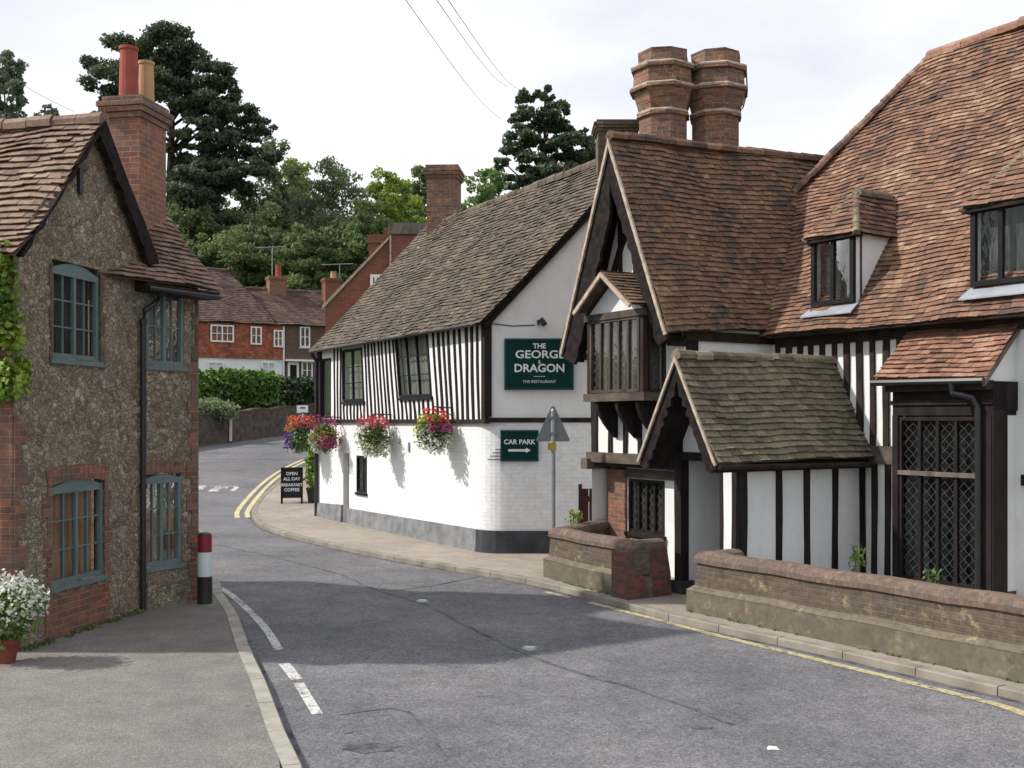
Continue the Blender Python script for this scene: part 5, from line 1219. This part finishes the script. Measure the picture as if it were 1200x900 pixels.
# ================================================================== BRICK HOUSE behind the pub
BH = Fr(((381-600)/F*38, 38), (1, .06), (0, -1))
bh = thing('brick_house', 'red brick gabled house with a stone coping rising behind the pub roof', 'house', (-4, 39, 0))
z = lambda y, Y=38: EYE+(HZ-y)*Y/F
wA = BH.px(458, 300)[0]; wE = BH.px(520, 300)[0]
ww = rect(BH, 434, 447, 322, 345)
mb = MB(); wall(mb, BH, 0, wA, 0, z(372), [], top=[(0, z(372)), (wA, z(372)), (wA, z(278)), (0, z(362))]); mb.build('gable_wall', M['brick_far'], bh)
mb = MB(); fbox(mb, BH, wA, wE, 0, z(268), -2, .25); mb.build('stair_tower', M['brick_far'], bh)
mb = MB(); fbox(mb, BH, wA-.08, wE+.2, z(275), z(262), -2.1, .36); mb.build('flat_cap', M['timber_grey'], bh)
mb = MB(); fbox(mb, BH, wA-.03, wA+.03, z(318), z(276), .25, .29); mb.build('pale_pipe', M['verge'], bh)
mb = MB(); fpoly(mb, BH, [(-.1, z(363)), (wA, z(278)), (wA, z(274.5)), (-.1, z(358.5))], -.2, .1); mb.build('coping', M['verge'], bh)
mb = MB(); fbox(mb, BH, wA-.35, wA+.15, z(300), z(257), -2.2, -1.5); bc = mb.build('chimney', M['brick_far'], bh)
window(bh, BH, *ww, rec=-.03, mat='white_paint', cols=2, rows=1, fw=.1, back='netdark', sill=False)
mb = MB(); slope(mb, BH.p(0, z(362), -.2), BH.p(0, z(362), -7), BH.p(wA, z(278), -7), BH.p(wA, z(278), -.2), g=.2, tw=.3); mb.build('roof', M['t_far'], bh, fix=False)
mb = MB(); fbox(mb, BH, 0, wE, 0, z(372), -7, -.25); mb.build('rear_walls', M['brick_far'], bh)
cz = (432-600)/F*44; 
ch = thing('brick_chimney_stack', 'small red brick stack peeping over the sloping coping of the brick house', 'chimney', (cz, 44, 4))
mb = MB(); zt = EYE+(HZ-275)*44/F; mb.box(cz, cz+.9, 44, 44.6, 3, zt-.35); mb.build('shaft', M['brick_far'], ch); mb = MB(); mb.box(cz-.06, cz+.96, 43.94, 44.66, zt-.35, zt); mb.build('cap', M['brick_far'], ch)

# ================================================================== COTTAGE ROW beyond the road
CO = Fr((-19.4, 66), (.88, .47), (.47, -.88)); s0c = -4
ct = thing('tile_hung_cottage', 'cottage row with orange hung tiles above white ground floor walls beyond the bend', 'cottage', (-17, 68, 4))
sp = CO.px(332, 400)[0]; se = CO.px(380, 400)[0]; EVz = 8.6; mz = CO.px(280, 419)[1]
cw = [rect(CO, 246, 273.5, 381, 401), rect(CO, 293, 306, 383, 404), rect(CO, 320, 331, 387, 407)]
mb = MB(); wall(mb, CO, s0c, sp, mz, EVz); mb.build('hung_tile_wall', M['t_hung'], ct)
mb = MB(); 
slope(mb, CO.p(s0c, mz-.05, .1), CO.p(sp-.02, mz-.05, .1), CO.p(sp-.02, EVz, .03), CO.p(s0c, EVz, .03), g=.17, tw=.22, th=.02, wz=.4); mb.build('tile_hanging', M['t_hung'], ct, fix=False)
mb = MB(); wall(mb, CO, s0c, sp, 3, mz); mb.build('ground_floor_wall', M['white'], ct)
mb = MB(); wall(mb, Fr(CO.p(s0c, 0).to_2d(), (-.47, .88), (-.88, -.47)), 0, 7, 3, EVz); mb.build('end_wall', M['brick_far'], ct)
for i, w_ in enumerate(cw): window(ct, CO, *w_, rec=-.12, mat='white_paint', cols=4 if i == 0 else 2, rows=2, mull=2 if i == 0 else 1, fw=.09, bar=.04, back='netdark' if i == 0 else 'net', sill=False)
for a, b in ((243, 262), (306, 322)):
    w_ = rect(CO, a, b, 424, 442); window(ct, CO, *w_, rec=-.04, mat='white_paint', cols=2, rows=2, mull=1, fw=.08, bar=.04, back='netdark', sill=False)
def hiproof(mb, f, sa, sb, ez, rz, hipl, hipr, dep=3.5, **kw):
    A = f.p(sa, ez, .3); B = f.p(sb, ez, .3); T0 = f.p(sa+hipl, rz, -dep); T1 = f.p(sb-hipr, rz, -dep); A2 = f.p(sa, ez, -2*dep); B2 = f.p(sb, ez, -2*dep)
    slope(mb, A, B, T1, T0, **kw); 
    mb.face([A2, B2, T1, T0], .4)
    if hipr: slope(mb, B, B2, T1, T1, **kw)
    else: mb.face([B, B2, T1], .3)
    if hipl: slope(mb, A2, A, T0, T0, **kw)
    else: mb.face([A, A2, T0], .3)
    return T0, T1
mb = MB(); T0, T1 = hiproof(mb, CO, s0c-.3, CO.px(322, 378)[0], EVz, EYE+(HZ-316)*70/F, 0, 2.1, g=.17, tw=.24, th=.03, sd=51, wz=2.2)
cr_ = mb.build('roof', M['t_far'], ct, fix=False); mb = MB(); ridge(mb, T0, T1, .16, .4); mb.build('ridge_tiles', M['t_far'], cr_, fix=False)
mb = MB(); a = CO.px(333, 380)[0]; mb.tube([CO.p(sp, EVz-.1, .1), CO.p(sp, 3.5, .1)], .055, 6); mb.build('downpipe', M['white_paint'], ct)
bc_ = thing('brown_brick_cottage', 'brown brick cottage with white sash windows at the right end of the far row', 'cottage', tuple(CO.p(sp+1, 4, 0)))
mb = MB(); wall(mb, CO, sp, se+3, 3, EVz); wall(mb, Fr(CO.p(se+3, 0).to_2d(), (-.47, .88), (.88, .47)), 0, 7, 3, EVz); mb.build('front_wall', M['brick_brown'], bc_)
for q in ((351, 363, 383, 407), (353, 366, 424, 444)): window(bc_, CO, *rect(CO, *q), rec=-.04, mat='white_paint', cols=2, rows=2, mull=1, fw=.09, bar=.04, back='net', sill=True)
dq = rect(CO, 337, 350, 424, 447); mb = MB(); fbox(mb, CO, dq[0], dq[1], 3.6, dq[3], 0, .06); dd_ = mb.build('door_surround', M['white_paint'], bc_); mb = MB(); fbox(mb, CO, dq[0]+.15, dq[1]-.15, 3.6, dq[3]-.2, .06, .08); mb.build('door', M['dark_window'], dd_)
mb = MB(); fbox(mb, CO, dq[0]-.2, dq[1]+1.0, dq[3]+.02, dq[3]+.14, 0, .5); mb.build('door_hood', M['white_paint'], bc_)
mb = MB(); T0, T1 = hiproof(mb, CO, CO.px(322, 378)[0]-1.6, se+3.2, EVz, EYE+(HZ-338)*71/F, 0, 0, g=.17, tw=.24, th=.03, sd=52, wz=2.2)
cr_ = mb.build('roof', M['t_far'], bc_, fix=False); mb = MB(); ridge(mb, T0, T1, .15, .4); mb.build('ridge_tiles', M['t_far'], cr_, fix=False)
def far_stack(root, xp, yt, w_, h_, Y, pots=1, mat='brick_far'):
    x = (xp-600)/F*Y; zt = EYE+(HZ-yt)*Y/F
    o = stack(root, Vector((x-w_/2, Y)), Vector((.88, .47)), Vector((-.47, .88)), w_, w_*.7, zt-h_, zt, mat, .3)
    for k in range(pots): pot(o, x-.1+.5*k, Y+.5, zt, .2, .8 if mat == 'brick_left' else .45, 'pot_red' if k == 0 and xp < 360 else 'pot_buff')
    return o
far_stack(ct, 326, 323, 1.15, 2.2, 71.0, 1, 'brick_left'); far_stack(bc_, 391, 325, 1.1, 3, 71, 1)
# aerials
for root, x, y in ((ct, 319, 290), (bc_, 398, 310)):
    Y = 71.5; X = (x-600)/F*Y; z0 = EYE+(HZ-y)*Y/F; mb = MB(); mb.tube([(X, Y, z0-2.0), (X, Y, z0)], .03, 4); mb.tube([(X-1.2, Y, z0-.02), (X+.9, Y, z0+.05)], .025, 4)
    for k in range(6): mb.tube([(X-1.1+k*.35, Y-.25, z0), (X-1.1+k*.35, Y+.25, z0)], .015, 4)
    mb.build('aerial', M['grey_metal'], root)

# retaining wall, hedges, marker post, white box
RWf = Fr((-24, 35.4+.0), (.42, .9), (.9, -.42))
Wa = Vector((-.2936*51.5, 51.5)); Wb = Vector((-.2064*59.5, 59.5)); dW = (Wb-Wa).normalized(); RT = Fr(Wa-dW*9, dW, (dW.y, -dW.x))
rw_ = thing('retaining_wall', 'dark stone retaining wall below the hedge at the far bend', 'retaining wall', (Wa.x, Wa.y, 1))
mb = MB(); n = 30; Ls = 22.0
M['stone_far'] = rubble('dark_rubble'); 
loops = []
for i in range(n+1):
    s_ = Ls*i/n; p = RT.p(s_, 0, 0); zz_ = zg(p.y); tp_ = zz_+1.42+.05*math.sin(i*1.7); loops.append([RT.p(s_, zz_-.6, .05), RT.p(s_, tp_, .0), RT.p(s_, tp_, -.4), RT.p(s_, zz_-.6, -.4)])
mb.loft(loops); mb.build('stonework', M['stone_dark'] if 'stone_dark' in M else plain('dark_stone', (.10, .08, .065), .95, .45, 3.5, bmp=.9), rw_)
mb = MB(); mb.loft([[RT.p(Ls*i/n, l[1].z+.0, .04), RT.p(Ls*i/n, l[1].z+.09, .03), RT.p(Ls*i/n, l[1].z+.09, -.43), RT.p(Ls*i/n, l[1].z, -.43)] for i, l in enumerate(loops)]); mb.build('coping', M['timber_beam'], rw_)
a = RT.px(268, 498)[0]; p = RT.p(a, 0, .12); mp_ = thing('marker_post', 'thin white marker post against the far retaining wall', 'post', (p.x, p.y, zg(p.y)))
mb = MB(); zb_ = RT.px(268, 506)[1]; mb.loft([[(p.x-.06, p.y-.04, z_), (p.x+.06, p.y-.04, z_), (p.x+.06, p.y+.04, z_), (p.x-.06, p.y+.04, z_)] for z_ in (zg(p.y), RT.px(268, 490)[1])]); mb.build('post_body', M['white_paint'], mp_)
mb = MB(); zt_ = RT.px(268, 490)[1]; mb.loft([[(p.x-.065*k, p.y-.045*k, z_), (p.x+.065*k, p.y-.045*k, z_), (p.x+.065*k, p.y+.045*k, z_), (p.x-.065*k, p.y+.045*k, z_)] for k, z_ in ((1.1, zt_), (1.1, zt_+.04), (.3, zt_+.09))]); mb.build('post_cap', M['white_paint'], mp_)
Y = 56; X = (354.5-600)/F*Y; z0, z1 = EYE+(HZ-484)*Y/F, EYE+(HZ-475)*Y/F
wb = thing('white_box_sign', 'small white box shaped notice on a post by the far wall', 'notice', (X, Y, zg(Y)))
mb = MB(); mb.box(X-.28, X+.28, Y-.1, Y+.1, z0, z1); mb.build('panel', M['white_paint'], wb); mb = MB(); mb.box(X-.04, X+.04, Y-.02, Y+.08, zg(Y), z0); mb.build('post', M['white_paint'], wb); mb = MB(); mb.box(X-.1, X+.16, Y-.11, Y-.1, z1-.17, z1-.1); mb.build('slot', M['dark_window'], wb)

def hedge(name, label, pts, mat, h, num, seed_, size=.2):
    """pts: (px, row of top, row of foot, distance, depth radius)"""
    cl = []
    t = thing(name, label, 'hedge', ((pts[0][0]-600)/F*pts[0][3], pts[0][3], EYE+(HZ-pts[0][2])*pts[0][3]/F))
    for (px__, yt, yb, Y, rx) in pts:
        zt, zb_ = EYE+(HZ-yt)*Y/F, EYE+(HZ-yb)*Y/F; X = (px__-600)/F*Y; n = max(2, int((zt-zb_)/(rx*.9)))
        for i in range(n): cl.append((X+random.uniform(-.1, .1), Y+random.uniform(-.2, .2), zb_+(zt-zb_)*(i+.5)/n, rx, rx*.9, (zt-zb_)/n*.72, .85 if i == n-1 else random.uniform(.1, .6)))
    leaves('foliage', mat, t, cl, num, size, seed=seed_, shell=.75)
    mb = MB()
    for (px__, yt, yb, Y, rx) in pts[::2]:
        X = (px__-600)/F*Y; mb.tube([(X, Y, EYE+(HZ-yb)*Y/F-.6), (X+.1, Y, EYE+(HZ-(yt+yb)/2)*Y/F)], [.08, .03], 5)
    mb.build('stems', M['bark'], t)
    return t
hedge('hedge', 'large bright green rounded hedge in front of the cottages', [(x, 436+abs(x-268)*.09+random.uniform(-2, 3), 482, 57.5+(x-240)*.03, .75) for x in range(225, 322, 9)], 'leaf_hedge', 2.3, 9000, 61)
hedge('clipped_hedge', 'dark clipped hedge to the right of the bright hedge', [(x, 447, 483, 61+(x-320)*.03, .7) for x in range(318, 400, 9)], 'leaf_hedge2', 2, 6500, 62)
hedge('shrub', 'low grey green shrub on top of the far retaining wall', [(x, 468+abs(x-245)*.2, 490, 53, .55) for x in range(228, 272, 8)], 'leaf_blue', 1, 1700, 63, .13)

# ================================================================== TREES
def P3(x, y, Y): return ((x-600)/F*Y, Y, EYE+(HZ-y)*Y/F)
def tree(kind, label, cat, xp, Y, base, pads, mat, num, size, seed_, trunk=.3, bark='bark', limbs=6, flat=0, depth=1.0, group=None, droop=0, elong=1.2):
    """pads: foliage masses (px, row, half-width px, half-height px, depth offset m)"""
    random.seed(seed_)
    X = (xp-600)/F*Y; zb_ = hill(X, Y) if base is None else base
    t = thing(kind, label, cat, (X, Y, zb_), group)
    cl = []
    for (x, y, rx, ry, dz) in pads:
        if bark == 'pinebark': rx *= 1.06; ry *= 1.2
        q = P3(x, y, Y+dz); k = (Y+dz)/F; cl.append((q[0], q[1], q[2], rx*k, rx*k*depth, ry*k, random.random()))
    # break each pad into smaller clumps
    sub = []
    for c in cl:
        for i in range(9):
            d = Vector((random.gauss(0, 1), random.gauss(0, 1), random.gauss(0, 1))).normalized()*random.uniform(.45, .98)
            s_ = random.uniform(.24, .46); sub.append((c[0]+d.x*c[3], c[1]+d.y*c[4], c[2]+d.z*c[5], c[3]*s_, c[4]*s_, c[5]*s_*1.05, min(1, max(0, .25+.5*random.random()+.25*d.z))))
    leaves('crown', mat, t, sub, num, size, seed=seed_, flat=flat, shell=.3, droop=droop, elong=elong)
    top = max(cl, key=lambda c: c[2]); mb = MB(); n = 7; tz = top[2]
    path = [(X+(top[0]-X)*(i/n)**1.5*.8+.2*math.sin(i*1.3), Y, zb_-.5+(tz-zb_+.5)*i/n) for i in range(n+1)]
    mb.tube(path, [trunk*(1-.85*i/n) for i in range(n+1)], 8)
    for c in random.sample(cl, min(limbs, len(cl))):
        f_ = min(.95, max(.15, (c[2]-zb_)/(tz-zb_)-.12)); i = f_*n; j = int(i); a = Vector(path[j]).lerp(Vector(path[min(j+1, n)]), i-j); b = Vector(c[:3])
        m = a.lerp(b, .5)+Vector((0, 0, .3)); mb.tube([a, m, b], [trunk*.4*(1-f_*.6), trunk*.25*(1-f_*.6), trunk*.08], 6)
    mb.build('trunk', M[bark], t)
    return t
pine = [(195, 50, 40, 14, 0), (150, 62, 36, 13, 2), (118, 78, 24, 12, -1), (120, 106, 26, 9, 1), (165, 92, 42, 14, -2), (215, 72, 42, 16, 1), (245, 92, 34, 12, -1), (262, 112, 28, 10, 2), (200, 112, 38, 11, 0), (280, 130, 28, 9, -1), (252, 140, 30, 9, 2), (300, 150, 22, 8, 1), (225, 152, 28, 9, -2), (280, 165, 34, 9, 0), (305, 182, 28, 7, 2), (250, 178, 34, 9, 1), (235, 200, 34, 11, -1), (290, 196, 28, 8, -2), (315, 185, 18, 5, 0), (265, 218, 36, 12, 1), (225, 232, 36, 14, 0), (110, 140, 18, 7, 0), (245, 256, 40, 14, 2), (140, 130, 22, 8, 2), (185, 70, 40, 14, 1), (232, 110, 40, 14, 0), (190, 95, 34, 12, 2), (262, 150, 30, 10, 0), (225, 180, 26, 12, 1), (268, 200, 34, 12, 1), (240, 125, 34, 12, -1), (215, 215, 30, 14, 1)]
tree('pine_tree', 'tall dark pine with spreading layered branches behind the stone house chimney', 'pine tree', 206, 84, None, pine, 'leaf_pine', 75000, .21, 101, .62, 'pinebark', 14, flat=.15, depth=1.1)
pine2 = [(618, 114, 12, 9, 0), (640, 112, 12, 8, 1), (626, 130, 24, 8, -1), (605, 138, 14, 5, 1), (650, 130, 16, 8, 0), (640, 146, 22, 8, 1), (610, 155, 20, 8, -1), (655, 150, 20, 8, 2), (600, 172, 18, 8, 0), (630, 172, 26, 8, 1), (665, 165, 22, 8, -1), (685, 160, 14, 8, 0), (590, 190, 12, 5, 0), (620, 192, 26, 9, 0), (660, 186, 26, 10, 1), (690, 180, 14, 12, -1), (640, 208, 34, 10, 0), (605, 214, 20, 8, 1), (680, 206, 22, 12, 0), (650, 225, 36, 9, 0)]
tree('cedar_tree', 'dark tiered conifer rising above the pub roof near the wires', 'conifer', 626, 70, None, pine2, 'leaf_pine', 38000, .17, 102, .42, 'pinebark', 12, flat=.15, depth=1.0)
G5 = 'trees of the wooded slope'
def crown(cx_, top, hw, bot, n=9, sd=0):
    random.seed(sd+900); out_ = []
    for i in range(n):
        t = (i+.3)/n; y = top+(bot-top)*t; wdt = hw*math.sin(math.pi*min(.92, .18+t*.75))
        k = 1 if t < .15 else (2 if t < .4 else 3)
        for j in range(k): out_.append((cx_+wdt*(-.6+1.2*(j+.5)/k if k > 1 else 0)+random.uniform(-4, 4), y+random.uniform(-4, 4), max(7, wdt*(.62 if k > 1 else .8)), max(7, (bot-top)/n*.95), random.uniform(-2.5, 2.5)))
    return out_
lst = [('broadleaf_tree', 'dark green tree directly right of the pine trunk', 250, 92, 205, 52, 350, 'leaf_dark', 9000, .34),
 ('broadleaf_tree', 'grey green rounded tree with pale top, between the pine and the drooping tree', 322, 94, 178, 46, 360, 'leaf_blue', 9000, .32),
 ('willow_tree', 'tall drooping blue green tree above the brick house', 385, 88, 196, 62, 360, 'leaf_blue', 13000, .30),
 ('bright_tree', 'bright yellow green tree left of the pub chimney', 458, 86, 208, 40, 330, 'leaf_bright', 7000, .30),
 ('oak_tree', 'dark green tree top immediately left of the pub chimney stack', 488, 96, 203, 30, 330, 'leaf_dark', 5000, .34),
 ('beech_tree', 'mid green tree between the pub chimney and the tiered conifer', 575, 90, 206, 50, 330, 'leaf_mid', 7000, .32),
 ('yew_tree', 'very dark tree low behind the cottage roof at the left', 290, 80, 262, 62, 380, 'leaf_dark', 9000, .30),
 ('yew_tree', 'very dark tree low behind the far cottage chimney', 365, 79, 272, 60, 385, 'leaf_dark', 9000, .30),
 ('broadleaf_tree', 'green tree low behind the brick house gable', 430, 80, 240, 48, 380, 'leaf_dark', 7500, .30),
 ('broadleaf_tree', 'pale green tree low on the slope behind the stone house roof', 225, 82, 232, 40, 370, 'leaf_dark', 7000, .30),
 ('broadleaf_tree', 'green tree filling the gap below the conifer behind the pub ridge', 640, 92, 222, 50, 330, 'leaf_mid', 5000, .32),
 ('broadleaf_tree', 'distant pale tree peeping right of the pine above the dark trees', 345, 105, 192, 34, 300, 'leaf_bright', 4500, .34)]
for i, (k, lab, cx_, Y, top, hw, bot, mat, num, sz) in enumerate(lst):
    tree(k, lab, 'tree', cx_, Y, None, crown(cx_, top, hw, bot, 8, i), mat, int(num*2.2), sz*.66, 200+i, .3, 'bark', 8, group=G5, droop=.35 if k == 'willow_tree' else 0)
tree('birch_tree', 'light feathery birch tree at the far left edge above the stone house roof', 'birch tree', 4, 45, 2, [(0, 72, 18, 12, 0), (18, 84, 14, 12, 1), (-6, 95, 20, 12, 0), (14, 100, 13, 12, -1), (22, 118, 10, 12, 0), (0, 125, 20, 14, 1), (24, 95, 6, 6, 0), (-20, 110, 20, 30, 0), (10, 150, 24, 20, 0), (-15, 180, 30, 30, 0)], 'leaf_birch', 9000, .13, 301, .16, 'bark', 8)
tree('bush_tree', 'tiny pale treetop showing above the stone house ridge', 'tree', 56, 48, 2, [(56, 128, 8, 5, 0), (56, 140, 14, 10, 0), (56, 160, 20, 14, 0)], 'leaf_birch', 1500, .13, 302, .1)

# ================================================================== OVERHEAD WIRES
def cable(label, a, b, ya, yb, sag_=.3):
    A = Vector(P3(*a, ya)); B = Vector(P3(*b, yb)); mb = MB(); n = 12
    mb.tube([A.lerp(B, i/n)-Vector((0, 0, sag_*math.sin(math.pi*i/n))) for i in range(n+1)], .009, 4)
    tag(mb.build('overhead_cable', M['wire']), label, 'cable', 'overhead cables crossing the sky')
cable('leftmost of the three thin cables slanting down in the sky', (470, -8), (588, 140), 18, 60)
cable('middle of the three thin cables slanting down to the conifer', (506, -8), (596, 102), 18, 62)
cable('rightmost of the three thin cables slanting down to the conifer', (520, -8), (610, 106), 18, 62)
cable('short thin cable in the sky above the stone house roof at the left', (28, 100), (88, 131), 40, 40, .05)
